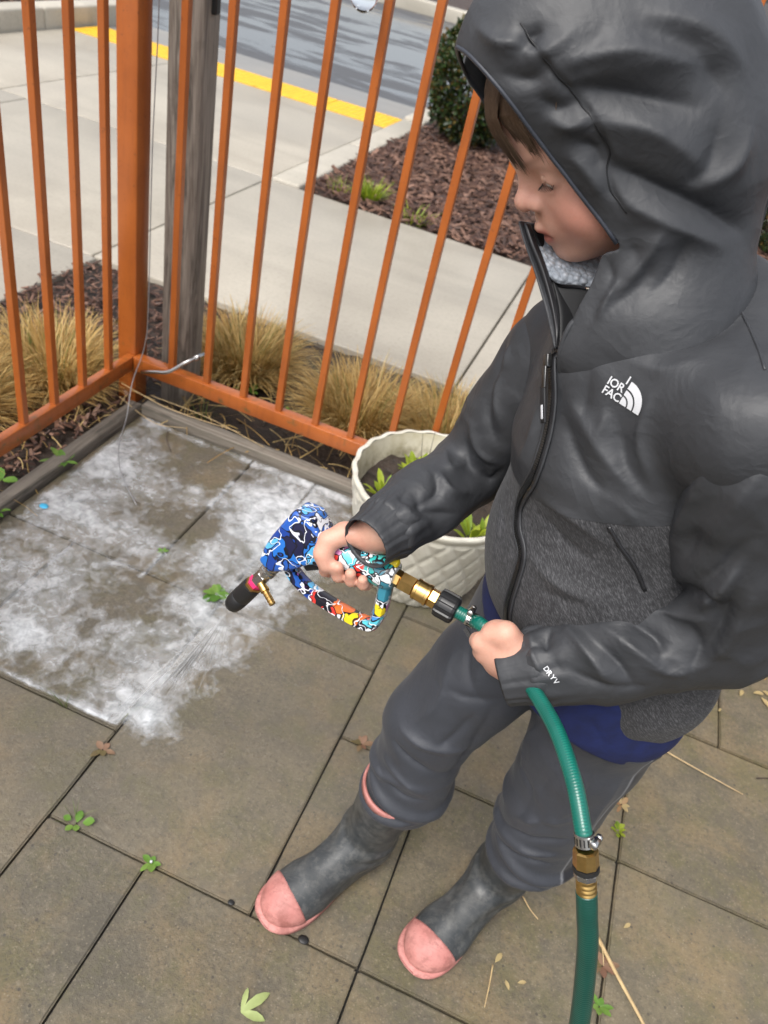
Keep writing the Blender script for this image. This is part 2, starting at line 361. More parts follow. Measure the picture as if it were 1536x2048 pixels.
# yellow tactile warning strip with raised domes
strip = empty('tactile_strip', (-3.4, 6.4, 0)); tag(strip, 'yellow bumpy warning strip at the road edge', 'tactile strip')
for k in range(5):
    xa = -4.78 + k * .562
    o = bm_obj('plate', box_bm(xa + .003 + 3.4, xa + .559 + 3.4, 6.195 - 6.4, 6.60 - 6.4, -.02, .006, .003), M['yellow'], strip)
dv, df = [], []
for i in range(57):
    for j in range(8):
        cx, cy = -4.755 + i * .049 + 3.4, 6.225 + j * .049 - 6.4; b = len(dv)
        for r_, z_ in ((.014, .0055), (.011, .010), (.006, .012)):
            for k in range(6): dv.append((cx + r_ * math.cos(k * 1.047), cy + r_ * math.sin(k * 1.047), z_))
        for L in range(2):
            for k in range(6): df.append((b + L * 6 + k, b + L * 6 + (k + 1) % 6, b + L * 6 + 6 + (k + 1) % 6, b + L * 6 + 6 + k))
        df.append(tuple(b + 12 + k for k in range(6)))
tag(mesh_obj('domes', dv, df, M['yellow'], strip, True), kind='stuff')
gut = sheet('gutter', -5.2, 3.4, 6.60, 7.26, -.014, M['gutter'])
road = sheet('road', -60, 60, 7.25, 14.2, -.02, M['road'], nx=120, ny=20)
# kerbs
def kerb(name, label, x0, x1, y0, y1, n, axis, z1=.12, m='curb', z0=-.1):
    k = empty(name, ((x0 + x1) / 2, (y0 + y1) / 2, 0)); k['kind'] = 'structure'
    for i in range(n):
        if axis == 'y': a = (x0, x1, y0 + (y1 - y0) * i / n, y0 + (y1 - y0) * (i + 1) / n)
        else: a = (x0 + (x1 - x0) * i / n, x0 + (x1 - x0) * (i + 1) / n, y0, y1)
        ox, oy = k.location.x, k.location.y
        o = bm_obj('kerb_stone', box_bm(a[0] - ox + .002, a[1] - ox - .002, a[2] - oy + .002, a[3] - oy - .002, z0, z1, .018, 3), M[m], k, True); o.data.set_sharp_from_angle(angle=R_(50))
    return k
kerb('kerb', '', -1.975, -1.79, 4.255, 6.62, 2, 'y', .012)
kerb('kerb', '', -1.975, -1.79, 6.62, 7.26, 1, 'y', .03)
kerb('kerb', '', -1.79, 3.4, 6.95, 7.25, 3, 'x', .03)
kerb('kerb', '', -5.02, -4.82, 4.6, 7.3, 2, 'y', .15)
kerb('kerb', '', -30, -5.02, 7.1, 7.3, 8, 'x', .15)
kerb('kerb', '', -30, 30, 14.2, 14.55, 20, 'x', .16)
# mulch beds
sheet('mulch_bed', -1.79, 3.4, 4.25, 6.96, -.015, M['mulchbase'], nx=120, ny=70, rough=.05, seed=2)
sheet('mulch_bed', -30, -5.02, 2.6, 7.1, .07, M['mulchbase'], nx=120, ny=30, rough=.06, seed=5)
sheet('mulch_bed', -30, 30, 14.55, 30, .1, M['mulchbase'], nx=120, ny=40, rough=.12, seed=6)
def scatter_chips(name, n, x0, x1, y0, y1, z, size, mat, flat=.5, lift=.02, bias=1.0, dens=None):
    c = np.stack([x0 + (x1 - x0) * rng.random(n), y0 + (y1 - y0) * rng.random(n) ** bias, np.zeros(n)], 1)
    if dens is not None: c = c[dens(c)]
    n = len(c); L = size * (.5 + rng.random(n) ** 2 * 1.3); W = L * (.12 + .3 * rng.random(n)); a = rng.random(n) * 6.283; ti = (rng.random(n) - .5) * flat * 2; to = (rng.random(n) - .5) * flat
    ca, sa = np.cos(a), np.sin(a)
    d = np.stack([ca * np.cos(ti), sa * np.cos(ti), np.sin(ti)], 1); s = np.stack([-sa * np.cos(to), ca * np.cos(to), np.sin(to)], 1)
    u = np.cross(d, s); c[:, 2] = z + lift * rng.random(n)
    V = np.zeros((n, 8, 3)); T = W * .3
    for k, (p, q, r) in enumerate([(-1, -1, 0), (1, -.6, 0), (.9, .7, 0), (-.8, 1, 0), (-.9, -.8, 1), (.9, -.5, 1), (.8, .6, 1), (-.7, .8, 1)]):
        V[:, k] = c + d * (L * .5 * p)[:, None] + s * (W * .5 * q)[:, None] + u * (T * r)[:, None]
    base = np.arange(n)[:, None] * 8
    F = np.concatenate([base + np.array(f) for f in ((4, 5, 6, 7), (0, 1, 5, 4), (1, 2, 6, 5), (2, 3, 7, 6), (3, 0, 4, 7))])
    o = mesh_obj(name, V.reshape(-1, 3), F, mat); o['kind'] = 'stuff'; return o
scatter_chips('bark_mulch', 15000, -1.78, 1.2, 4.27, 6.94, -.005, .055, M['bark'], .5, .02)
scatter_chips('bark_mulch', 3000, -1.97, -1.25, 1.35, 2.6, -.02, .028, M['bark'], .6, .03)
scatter_chips('bark_mulch', 1800, -7.5, -5.05, 4.6, 7.05, .08, .06, M['bark'], .5, .03)
scatter_chips('soil_crumbs', 5000, -1.7, 1.6, 1.86, 2.62, -.045, .016, M['soil'], .8, .035)
scatter_chips('soil_crumbs', 2500, -1.95, -1.22, .3, 1.83, -.045, .016, M['soil'], .8, .035)
def straws(name, n, x0, x1, y0, y1, z0, z1, lmin, lmax, mat, w=.0011):
    V, F = [], []
    for k in range(n):
        x, y, a, L = x0 + (x1 - x0) * rng.random(), y0 + (y1 - y0) * rng.random(), rng.random() * 6.283, lmin + (lmax - lmin) * rng.random() ** 2
        z = z0 + (z1 - z0) * rng.random(); bend = (rng.random() - .5) * 1.2; b = len(V); px, py = x, y
        for s in range(5):
            f = s / 4; aa = a + bend * f
            V += [(px - math.sin(aa) * w, py + math.cos(aa) * w, z + .006 * math.sin(f * 3.1)), (px + math.sin(aa) * w, py - math.cos(aa) * w, z + .006 * math.sin(f * 3.1) + w)]
            px += math.cos(aa) * L / 4; py += math.sin(aa) * L / 4
            if s: F.append((b + 2 * s - 2, b + 2 * s - 1, b + 2 * s + 1, b + 2 * s))
    o = mesh_obj(name, V, F, mat); o['kind'] = 'stuff'; return o
straws('fallen_straw', 420, -1.2, .9, 1.84, 2.2, .0, .02, .04, .22, M['straw'])
straws('fallen_straw', 160, -1.75, -1.22, 1.0, 1.85, .0, .025, .04, .2, M['straw'])

# timber edging
def timber(name, label, x0, x1, y0, y1, z1, m):
    o = bm_obj(name, box_bm(x0, x1, y0, y1, -.06, z1, .004, 2), M[m], None, True); o.data.set_sharp_from_angle(angle=R_(50))
    return tag(o, label, 'edging board', 'timber edging boards')
timber('edging_board', 'grey weathered edging board under the left fence run', -1.212, -1.172, -1.4, 1.79, .032, 'timbery')
timber('edging_board', 'grey weathered edging board running from the fence corner to the pot', -1.17, .28, 1.778, 1.822, .034, 'timber')
timber('edging_board', 'orange-brown edging board at the right behind the elbow', .283, 2.2, 1.78, 1.822, .036, 'newtimber')

# ================================================================ fence
fence = empty('metal_fence', (-1.24, 1.88, 0)); tag(fence, 'orange painted metal railing meeting at a square corner post', 'fence')
FX, FY = -1.24, 1.88
def fpart(name, x0, x1, y0, y1, z0, z1, bev=.002):
    o = bm_obj(name, box_bm(x0 - FX, x1 - FX, y0 - FY, y1 - FY, z0, z1, bev, 2), M['fence'], fence, True); o.data.set_sharp_from_angle(angle=R_(50)); return o
FT = 1.62
fpart('post', -1.300, -1.238, 1.850, 1.912, -.1, FT + .03, .004)
fpart('post', 1.30, 1.376, 1.83, 1.906, -.1, FT + .03, .004)
for z0 in (.104, FT - .12):
    fpart('rail', -1.2375, 1.30, 1.836, 1.873, z0, z0 + .046); fpart('rail', -1.264, -1.2385, -.9, 1.849, z0, z0 + .046)
pk = bpy.data.meshes.new('picket'); bm = box_bm(-.0095, .0095, -.0095, .0095, 0, FT - .12 - .148, .0014, 1); bm.to_mesh(pk); bm.free(); pk.materials.append(M['fence'])
XR = [-1.112, -.993, -.869, -.752, -.632, -.519] + [-.400 + .1185 * k for k in range(14)]
for x in XR: inst('picket', pk, fence, (x - FX, 1.853 - FY, .147))
for k in range(22): inst('picket', pk, fence, (-1.2515 - FX, 1.735 - .1195 * k - FY, .147))
# weathered wooden post behind the corner
wp = bm_obj('wooden_post', box_bm(-.047, .047, -.047, .047, -.15, 2.1, .005, 2), M['post'], None, True); wp.location = (-1.150, 1.972, 0); wp.rotation_euler = (R_(.5), R_(-.3), R_(6)); wp.data.set_sharp_from_angle(angle=R_(50))
tag(wp, 'weathered grey square wooden post standing behind the orange corner post', 'post')
cl = bm_obj('post_bracket', box_bm(-.01, .01, -.012, .012, -.02, .02, .003), M['blackrubber'], wp); cl.location = (.05, .0, 1.1)
# bent steel rod hooked over the rail, wire hanging along the post, clear bulb
rod = tube('metal_rod', catmull([(-1.200, 1.826, .118), (-1.150, 1.815, .142), (-1.100, 1.812, .163), (-1.056, 1.828, .203), (-1.034, 1.862, .216)], 6), .0055, M['steel'], None, 10)
tag(rod, 'bent chrome rod lying across the bottom rail beside the corner post', 'rod')
tip = lathe('rod_tip', (-1.040, 1.853, .2125), (.022, .034, .013), [(0, .0085), (.02, .0085), (.022, .0055), (.034, .0055)], M['steel'], rod, 12)
# ================================================================ solid shaping: signed distance grids turned into meshes
def nv(v): v = np.asarray(v, float); return v / np.linalg.norm(v)
class SDF:
    def __init__(s, lo, hi, h):
        s.lo = np.array(lo, float); s.h = h; s.n = np.ceil((np.array(hi) - s.lo) / h).astype(int) + 1
        s.ax = [(s.lo[i] + h * np.arange(s.n[i])).astype(np.float32) for i in range(3)]
        s.D = np.full(s.n, 1.0, np.float32)
    def sub(s, lo, hi):
        a = np.clip(np.floor((np.array(lo) - s.lo) / s.h).astype(int), 0, s.n); b = np.clip(np.ceil((np.array(hi) - s.lo) / s.h).astype(int) + 1, 0, s.n)
        sl = tuple(slice(i, j) for i, j in zip(a, b))
        return sl, s.ax[0][sl[0]][:, None, None], s.ax[1][sl[1]][None, :, None], s.ax[2][sl[2]][None, None, :]
    def put(s, sl, d, k, mode):
        D = s.D[sl]
        if mode == 's': d = -d; D2 = np.maximum(D, d); sg = 1
        elif mode == 'i': D2 = np.maximum(D, d); sg = 1
        else: D2 = np.minimum(D, d); sg = -1
        if k > 0:
            hh = np.maximum(k - np.abs(D - d), 0) / k; D2 = D2 + sg * hh * hh * (k * .25)
        s.D[sl] = D2
    def cone(s, a, b, ra, rb, k=.01, mode='u', sq=None):
        a = np.array(a, float); b = np.array(b, float); f = 1.0 if sq is None else max(1, sq[1]); m = max(ra, rb) * f + k + 3 * s.h
        sl, X, Y, Z = s.sub(np.minimum(a, b) - m, np.maximum(a, b) + m)
        if X.size == 0 or Y.size == 0 or Z.size == 0: return s
        x, y, z = X - a[0], Y - a[1], Z - a[2]; ba = b - a
        if sq is not None:
            q = nv(sq[0]); w = (x * q[0] + y * q[1] + z * q[2]) * (1 / sq[1] - 1); x = x + q[0] * w; y = y + q[1] * w; z = z + q[2] * w
            ba = ba + q * (ba @ q) * (1 / sq[1] - 1)
        L = max(ba @ ba, 1e-12); t = np.clip((x * ba[0] + y * ba[1] + z * ba[2]) / L, 0, 1)
        d = np.sqrt((x - t * ba[0]) ** 2 + (y - t * ba[1]) ** 2 + (z - t * ba[2]) ** 2) - (ra + (rb - ra) * t)
        s.put(sl, d.astype(np.float32), k, mode); return s
    def chain(s, pts, rad, k=.01, mode='u', sq=None):
        for i in range(len(pts) - 1): s.cone(pts[i], pts[i + 1], rad[i], rad[i + 1], k, mode, sq)
        return s
    def ell(s, c, ax, r, k=.01, mode='u'):
        c = np.array(c, float); ax = np.array(ax, float); r = np.array(r, float); m = r.max() + k + 3 * s.h
        sl, X, Y, Z = s.sub(c - m, c + m)
        if X.size == 0 or Y.size == 0 or Z.size == 0: return s
        x, y, z = X - c[0], Y - c[1], Z - c[2]
        u = [(x * q[0] + y * q[1] + z * q[2]) / rr for q, rr in zip(ax, r)]
        k0 = np.sqrt(u[0] ** 2 + u[1] ** 2 + u[2] ** 2) + 1e-9; k1 = np.sqrt((u[0] / r[0]) ** 2 + (u[1] / r[1]) ** 2 + (u[2] / r[2]) ** 2) + 1e-9
        s.put(sl, (k0 * (k0 - 1) / k1).astype(np.float32), k, mode); return s
    def plane(s, p, n, k=.0, mode='i'):      # keeps the side n points away from
        p = np.array(p, float); n = nv(n); sl = (slice(None),) * 3
        d = (s.ax[0][:, None, None] - p[0]) * n[0] + (s.ax[1][None, :, None] - p[1]) * n[1] + (s.ax[2][None, None, :] - p[2]) * n[2]
        s.put(sl, d.astype(np.float32), k, mode); return s
    def mesh(s):
        D = s.D; ins = D < 0; n = D.shape
        c8 = [(i, j, k) for i in (0, 1) for j in (0, 1) for k in (0, 1)]
        def cs(A, c): return A[c[0]:n[0] - 1 + c[0], c[1]:n[1] - 1 + c[1], c[2]:n[2] - 1 + c[2]]
        cnt = sum(cs(ins, c).astype(np.int8) for c in c8); act = (cnt > 0) & (cnt < 8)
        I = np.argwhere(act); N = len(I); val = {c: cs(D, c)[act].astype(float) for c in c8}
        acc = np.zeros((N, 3)); num = np.zeros(N)
        for a in c8:
            for ax in range(3):
                if a[ax] == 0:
                    b = list(a); b[ax] = 1; b = tuple(b); va, vb = val[a], val[b]; m = (va < 0) != (vb < 0)
                    t = np.where(m, va / np.where(m, va - vb, 1), 0); p = np.tile(np.array(a, float), (N, 1)); p[:, ax] = t
                    acc[m] += p[m]; num[m] += 1
        V = s.lo + (I + acc / num[:, None]) * s.h
        idx = np.full(act.shape, -1, np.int32); idx[act] = np.arange(N); F = []
        for ax in range(3):
            o1, o2 = [(1, 2), (2, 0), (0, 1)][ax]
            sA = [slice(1, n[i] - 1) for i in range(3)]; sA[ax] = slice(0, n[ax] - 1); sB = list(sA); sB[ax] = slice(1, n[ax])
            a, b = ins[tuple(sA)], ins[tuple(sB)]; E = np.argwhere(a != b); 
            if len(E) == 0: continue
            flip = a[tuple(E.T)]; base = E.copy(); base[:, o1] += 1; base[:, o2] += 1
            q = []
            for (d1, d2) in ((0, 0), (-1, 0), (-1, -1), (0, -1)):
                c = base.copy(); c[:, o1] += d1; c[:, o2] += d2; q.append(idx[c[:, 0], c[:, 1], c[:, 2]])
            Q = np.stack(q, 1); Q[~flip] = Q[~flip][:, ::-1]; F.append(Q)
        return V, np.concatenate(F)
def vnormals(V, F):
    n = np.cross(V[F[:, 2]] - V[F[:, 0]], V[F[:, 3]] - V[F[:, 1]]); N = np.zeros_like(V)
    for k in range(4): np.add.at(N, F[:, k], n)
    return N / (np.linalg.norm(N, axis=1)[:, None] + 1e-12)
def relax(V, F, it=2, lam=.5):
    a = F.ravel(); b = F[:, [1, 2, 3, 0]].ravel()
    deg = np.zeros(len(V)); np.add.at(deg, a, 1); np.add.at(deg, b, 1)
    for _ in range(it):
        S_ = np.zeros_like(V); np.add.at(S_, a, V[b]); np.add.at(S_, b, V[a]); V = V + lam * (S_ / deg[:, None] - V)
    return V
def seg_dist(V, poly):
    """distance from each vertex to a polyline and the running parameter 0..1"""
    best = np.full(len(V), 1e9); par = np.zeros(len(V)); m = len(poly) - 1
    for i in range(m):
        a, b = poly[i], poly[i + 1]; ba = b - a; t = np.clip(((V - a) @ ba) / max(ba @ ba, 1e-12), 0, 1); d = np.linalg.norm(V - a - t[:, None] * ba, axis=1)
        k = d < best; best[k] = d[k]; par[k] = (i + t[k]) / m
    return best, par
def fold(V, N, poly, h, w, sharp=1.0):
    """raise (h>0) or press (h<0) a tapering cloth fold along a polyline lying near the surface"""
    poly = catmull(np.asarray(poly, float), 4); m = max(w * 3.2, .01)
    sel = np.all((V > poly.min(0) - m - .01) & (V < poly.max(0) + m + .01), axis=1)
    if not sel.any(): return V
    P = V[sel]; d, t = seg_dist(P, poly)
    e0 = w * .22; prof = np.exp(-(np.sqrt(d * d + e0 * e0) - e0) / w * 1.45)
    e = np.sin(np.pi * np.clip(.06 + .88 * t, 0, 1)) ** .7
    V = V.copy(); V[sel] = P + N[sel] * (h * prof * e)[:, None]
    return V
def smooth_obj(name, V, F, mat, parent=None, base=None):
    b = np.zeros(3) if base is None else np.asarray(base)
    return mesh_obj(name, V - b, F, mat, parent, True)
FOLDS = {
 'sleeve_l': [
  ([(0.138,0.674,0.868),(0.163,0.7,0.882),(0.191,0.631,0.943),(0.217,0.63,0.928)], -0.007, 0.009),
  ([(0.145,0.652,0.87),(0.179,0.66,0.889),(0.208,0.636,0.917)], 0.005, 0.009),
  ([(0.15,0.651,0.87),(0.177,0.64,0.87),(0.189,0.63,0.863)], -0.006, 0.007),
  ([(0.125,0.644,0.855),(0.163,0.626,0.856),(0.199,0.626,0.847)], 0.004, 0.009),
  ([(0.108,0.643,0.842),(0.149,0.618,0.841),(0.178,0.614,0.822)], -0.005, 0.008),
  ([(0.094,0.65,0.831),(0.126,0.619,0.833),(0.151,0.608,0.82)], 0.004, 0.008),
  ([(0.082,0.648,0.82),(0.082,0.629,0.813),(0.105,0.612,0.804)], -0.004, 0.007),
  ([(0.2,0.618,1.001),(0.199,0.621,0.966),(0.196,0.635,0.932)], 0.006, 0.009),
  ([(0.209,0.618,0.993),(0.217,0.627,0.937),(0.224,0.635,0.891)], -0.006, 0.009),
  ([(0.226,0.62,0.968),(0.235,0.633,0.9),(0.227,0.633,0.864)], 0.005, 0.01),
  ([(0.201,0.643,0.899),(0.22,0.636,0.88),(0.222,0.63,0.853)], -0.004, 0.008),
  ([(0.156,0.656,1.136),(0.142,0.626,1.096),(0.144,0.638,1.024),(0.153,0.665,0.959)], 0.006, 0.014),
  ([(0.149,0.672,1.135),(0.128,0.64,1.098),(0.129,0.673,1.023)], -0.006, 0.011),
  ([(0.173,0.616,1.105),(0.169,0.61,1.065),(0.172,0.621,1.014)], 0.005, 0.013),
  ([(0.156,0.627,1.019),(0.161,0.641,0.975)], -0.004, 0.01),
  ([(0.178,0.621,0.847),(0.209,0.627,0.848),(0.235,0.634,0.868)], 0.003, 0.008),
  ([(0.114,0.612,0.809),(0.147,0.608,0.81),(0.189,0.619,0.82)], -0.003, 0.007),
  ([(0.065,0.642,0.807),(0.074,0.619,0.802),(0.091,0.608,0.791)], 0.003, 0.005),
  ([(0.176,0.664,0.917),(0.188,0.622,0.979),(0.194,0.613,1.031)], -0.005, 0.009),
 ],
 'jacket': [
  ([(0.042,0.679,1.07),(0.047,0.675,1.056),(0.046,0.671,1.037)], 0.0035, 0.009),
  ([(0.013,0.688,1.04),(0.032,0.673,1.021),(0.055,0.659,1.004),(0.093,0.651,0.997)], -0.005, 0.012),
  ([(0.01,0.692,1.059),(0.039,0.675,1.041),(0.078,0.658,1.021),(0.108,0.652,1.009)], 0.0045, 0.014),
  ([(0.023,0.725,1.129),(0.008,0.705,1.111),(-0.009,0.708,1.083)], -0.003, 0.008),
  ([(0.106,0.653,1.013),(0.078,0.66,1.032),(0.062,0.67,1.059)], -0.005, 0.01),
  ([(0.104,0.655,1.029),(0.081,0.662,1.06),(0.074,0.666,1.098)], 0.004, 0.009),
  ([(0.024,0.679,0.952),(0.057,0.661,0.957),(0.093,0.653,0.948)], 0.004, 0.01),
  ([(0.026,0.687,0.928),(0.059,0.668,0.919),(0.088,0.657,0.918)], -0.004, 0.009),
  ([(0.033,0.682,0.877),(0.072,0.657,0.874),(0.116,0.648,0.877)], 0.0045, 0.012),
  ([(0.056,0.663,0.853),(0.083,0.652,0.862),(0.106,0.648,0.874)], -0.003, 0.008),
  ([(0.071,0.721,1.148),(0.088,0.743,1.161),(0.105,0.764,1.174)], 0.003, 0.008),
  ([(0.07,0.69,1.135),(0.094,0.699,1.151),(0.12,0.725,1.169)], -0.003, 0.009),
  ([(0.046,0.688,1.117),(0.076,0.675,1.124),(0.098,0.673,1.143)], 0.003, 0.012),
  ([(-0.016,0.716,1.025),(-0.012,0.706,0.996),(-0.012,0.709,0.962)], 0.003, 0.008),
  ([(-0.012,0.712,1.04),(-0.006,0.701,1.013),(-0.005,0.697,0.989)], -0.003, 0.007),
  ([(-0.018,0.752,0.876),(-0.002,0.72,0.868)], -0.003, 0.007),
  ([(0.017,0.691,1.095),(0.023,0.686,1.067),(0.027,0.681,1.044)], -0.003, 0.009),
  ([(0.108,0.649,0.987),(0.083,0.651,0.998),(0.047,0.662,0.999)], 0.003, 0.006),
 ],
 'hood': [
  ([(-0.091,0.684,1.32),(-0.049,0.697,1.338),(0.006,0.721,1.341)], 0.007, 0.015),
  ([(-0.079,0.685,1.308),(-0.035,0.698,1.312),(0.015,0.716,1.314)], -0.007, 0.013),
  ([(-0.054,0.694,1.29),(-0.011,0.703,1.293),(0.035,0.715,1.277)], 0.007, 0.016),
  ([(-0.033,0.699,1.261),(0.005,0.704,1.255),(0.059,0.722,1.245),(0.095,0.751,1.232)], -0.009, 0.013),
  ([(-0.013,0.704,1.238),(0.027,0.709,1.232),(0.078,0.732,1.22)], 0.006, 0.011),
  ([(-0.162,0.702,1.326),(-0.141,0.689,1.322),(-0.124,0.685,1.327)], 0.005, 0.008),
  ([(-0.123,0.684,1.324),(-0.119,0.685,1.332),(-0.112,0.687,1.338)], -0.005, 0.007),
  ([(-0.133,0.686,1.303),(-0.11,0.683,1.305),(-0.1,0.683,1.318)], -0.004, 0.008),
  ([(-0.087,0.69,1.281),(-0.071,0.692,1.281),(-0.057,0.693,1.289)], 0.004, 0.008),
  ([(-0.098,0.685,1.294),(-0.082,0.688,1.29),(-0.069,0.689,1.301)], -0.004, 0.008),
  ([(0.029,0.71,1.226),(0.024,0.709,1.197),(0.014,0.704,1.163)], 0.005, 0.01),
  ([(0.008,0.709,1.205),(0.029,0.708,1.186),(0.015,0.701,1.155)], -0.005, 0.009),
  ([(0.01,0.708,1.177),(0.006,0.699,1.138)], 0.004, 0.006),
  ([(-0.005,0.713,1.186),(0.008,0.706,1.165),(-0.0,0.701,1.135)], -0.003, 0.005),
  ([(0.051,0.717,1.225),(0.051,0.712,1.196),(0.04,0.702,1.172)], -0.004, 0.009),
  ([(-0.129,0.689,1.336),(-0.093,0.683,1.313),(-0.058,0.692,1.292),(-0.035,0.698,1.268),(-0.023,0.702,1.243),(-0.004,0.706,1.23)], -0.003, 0.0035),
  ([(-0.125,0.689,1.338),(-0.089,0.684,1.315),(-0.054,0.693,1.295),(-0.031,0.699,1.27),(-0.018,0.702,1.246),(-0.001,0.705,1.233)], 0.0015, 0.003),
  ([(-0.041,0.711,1.363),(-0.003,0.726,1.362),(0.035,0.744,1.346)], 0.006, 0.014),
  ([(-0.044,0.704,1.353),(-0.005,0.718,1.349),(0.031,0.731,1.329)], -0.006, 0.012),
  ([(-0.064,0.695,1.272),(-0.046,0.697,1.269),(-0.037,0.7,1.256)], -0.004, 0.007),
  ([(-0.064,0.698,1.26),(-0.043,0.7,1.25),(-0.03,0.703,1.237)], 0.004, 0.008),
  ([(0.06,0.743,1.31),(0.062,0.732,1.282),(0.043,0.715,1.26)], 0.005, 0.012),
  ([(0.038,0.725,1.307),(0.043,0.719,1.279),(0.034,0.712,1.262)], -0.004, 0.01),
  ([(-0.115,0.683,1.321),(-0.102,0.684,1.327),(-0.089,0.689,1.343)], 0.003, 0.007),
  ([(-0.072,0.694,1.347),(-0.072,0.689,1.331),(-0.076,0.686,1.32)], -0.004, 0.008),
 ],
 'sleeve_r': [
  ([(-0.109,0.829,0.871),(-0.093,0.793,0.871),(-0.079,0.81,0.872)], 0.0045, 0.008),
  ([(-0.088,0.827,0.896),(-0.072,0.813,0.873),(-0.045,0.819,0.858)], -0.005, 0.008),
  ([(-0.086,0.824,0.921),(-0.065,0.816,0.897),(-0.043,0.816,0.888)], 0.005, 0.009),
  ([(-0.105,0.771,0.873),(-0.091,0.749,0.863),(-0.101,0.726,0.855)], -0.005, 0.008),
  ([(-0.129,0.714,0.857),(-0.108,0.704,0.851),(-0.085,0.721,0.836)], 0.004, 0.008),
  ([(-0.113,0.731,0.859),(-0.095,0.722,0.849),(-0.067,0.753,0.837)], -0.005, 0.008),
  ([(-0.098,0.771,0.872),(-0.079,0.764,0.861),(-0.058,0.793,0.849)], 0.005, 0.008),
  ([(-0.056,0.815,0.867),(-0.039,0.823,0.856),(-0.033,0.822,0.877)], -0.005, 0.007),
  ([(-0.075,0.825,0.974),(-0.07,0.815,0.946),(-0.052,0.81,0.921)], -0.004, 0.008),
  ([(-0.072,0.828,1.0),(-0.07,0.82,0.971),(-0.052,0.81,0.942)], 0.004, 0.008),
  ([(-0.125,0.729,0.86),(-0.124,0.709,0.855),(-0.107,0.694,0.844)], -0.003, 0.006),
  ([(-0.08,0.852,1.019),(-0.074,0.831,0.998),(-0.075,0.825,0.974)], -0.003, 0.007),
  ([(-0.074,0.841,1.026),(-0.069,0.826,1.002)], 0.003, 0.008),
 ],
 'trousers': [
  ([(-0.018,0.754,0.555),(0.031,0.731,0.572),(0.066,0.736,0.584)], -0.004, 0.009),
  ([(-0.039,0.729,0.459),(0.005,0.716,0.46),(0.06,0.732,0.467)], 0.007, 0.009),
  ([(-0.04,0.721,0.434),(0.002,0.711,0.416),(0.058,0.741,0.395)], -0.008, 0.007),
  ([(-0.045,0.728,0.38),(0.006,0.71,0.366),(0.062,0.749,0.325)], 0.007, 0.007),
  ([(0.006,0.774,0.643),(0.02,0.747,0.607),(0.05,0.731,0.579)], -0.004, 0.009),
  ([(-0.006,0.765,0.604),(0.001,0.736,0.542),(-0.02,0.728,0.479)], 0.005, 0.009),
  ([(0.052,0.728,0.551),(0.034,0.721,0.488),(0.014,0.716,0.456)], -0.005, 0.007),
  ([(-0.045,0.722,0.354),(-0.003,0.711,0.334),(0.035,0.717,0.337)], -0.005, 0.005),
  ([(0.071,0.734,0.567),(0.059,0.744,0.373)], -0.005, 0.008),
  ([(0.137,0.776,0.411),(0.145,0.742,0.385)], 0.005, 0.009),
  ([(0.134,0.763,0.478),(0.162,0.713,0.469),(0.17,0.716,0.376)], -0.005, 0.008),
  ([(0.144,0.794,0.32),(0.182,0.706,0.415),(0.225,0.696,0.466)], 0.007, 0.008),
  ([(0.146,0.757,0.331),(0.189,0.707,0.371),(0.237,0.704,0.409)], -0.008, 0.0065),
  ([(0.151,0.747,0.309),(0.198,0.705,0.343),(0.239,0.709,0.359)], 0.007, 0.0065),
  ([(0.173,0.72,0.312),(0.213,0.707,0.321),(0.241,0.712,0.329)], -0.006, 0.005),
  ([(0.217,0.673,0.647),(0.221,0.688,0.538),(0.231,0.697,0.469)], -0.005, 0.007),
  ([(0.169,0.68,0.646),(0.175,0.693,0.568),(0.172,0.704,0.49)], -0.005, 0.009),
  ([(0.215,0.688,0.57),(0.218,0.691,0.506),(0.208,0.697,0.451)], 0.005, 0.007),
  ([(0.25,0.699,0.58),(0.253,0.707,0.484),(0.264,0.721,0.389)], 0.005, 0.007),
  ([(0.131,0.695,0.654),(0.132,0.739,0.545),(0.142,0.737,0.47)], 0.005, 0.01),
 ],
 'shirt': [
  ([(0.168,0.654,0.707),(0.188,0.659,0.685),(0.204,0.664,0.66)], -0.003, 0.005),
  ([(0.213,0.668,0.74),(0.228,0.674,0.732),(0.265,0.711,0.751)], 0.002, 0.004),
 ],
}
L_BRIM = [(-0.1307,0.6902,1.3385),(-0.1109,0.6833,1.3252),(-0.0926,0.6834,1.3128),(-0.0732,0.6875,1.3016),(-0.0584,0.6923,1.2924),(-0.043,0.6966,1.2775),(-0.034,0.6989,1.2644),(-0.0232,0.7021,1.2433),(-0.004,0.7056,1.2298)]
L_LOGOX = [(0.0347,0.6833,1.0936),(0.0585,0.6739,1.0917)]
L_SEAMREF = [(-0.0018,0.7176,0.9245),(0.0221,0.6727,0.9776),(0.0646,0.6534,0.9817),(0.1097,0.6484,0.9818)]
L_ZIP = [(-0.0195,0.7228,1.0822),(-0.0119,0.711,1.0638),(-0.0014,0.6987,1.0341),(0.004,0.689,1.003),(0.0058,0.6876,0.9672),(0.0031,0.7146,0.9148),(0.0102,0.7074,0.8874),(0.0255,0.6883,0.8726),(0.0294,0.6826,0.8413),(0.0321,0.684,0.8057),(0.04,0.6911,0.7702)]
L_POCKET = [(0.0889,0.6506,0.9689),(0.1064,0.6509,0.9526),(0.1274,0.6525,0.9353),(0.1491,0.6552,0.9097)]
L_SEAMHOOD = [(-0.0089,0.7153,1.101),(0.0109,0.7224,1.1236),(0.0379,0.7543,1.1444),(0.0689,0.789,1.1686),(0.0932,0.8256,1.1881)]
L_SHOULDERSEAM = [(0.0976,0.7863,1.1791),(0.1161,0.7473,1.1741),(0.132,0.7045,1.167),(0.145,0.6572,1.1588)]
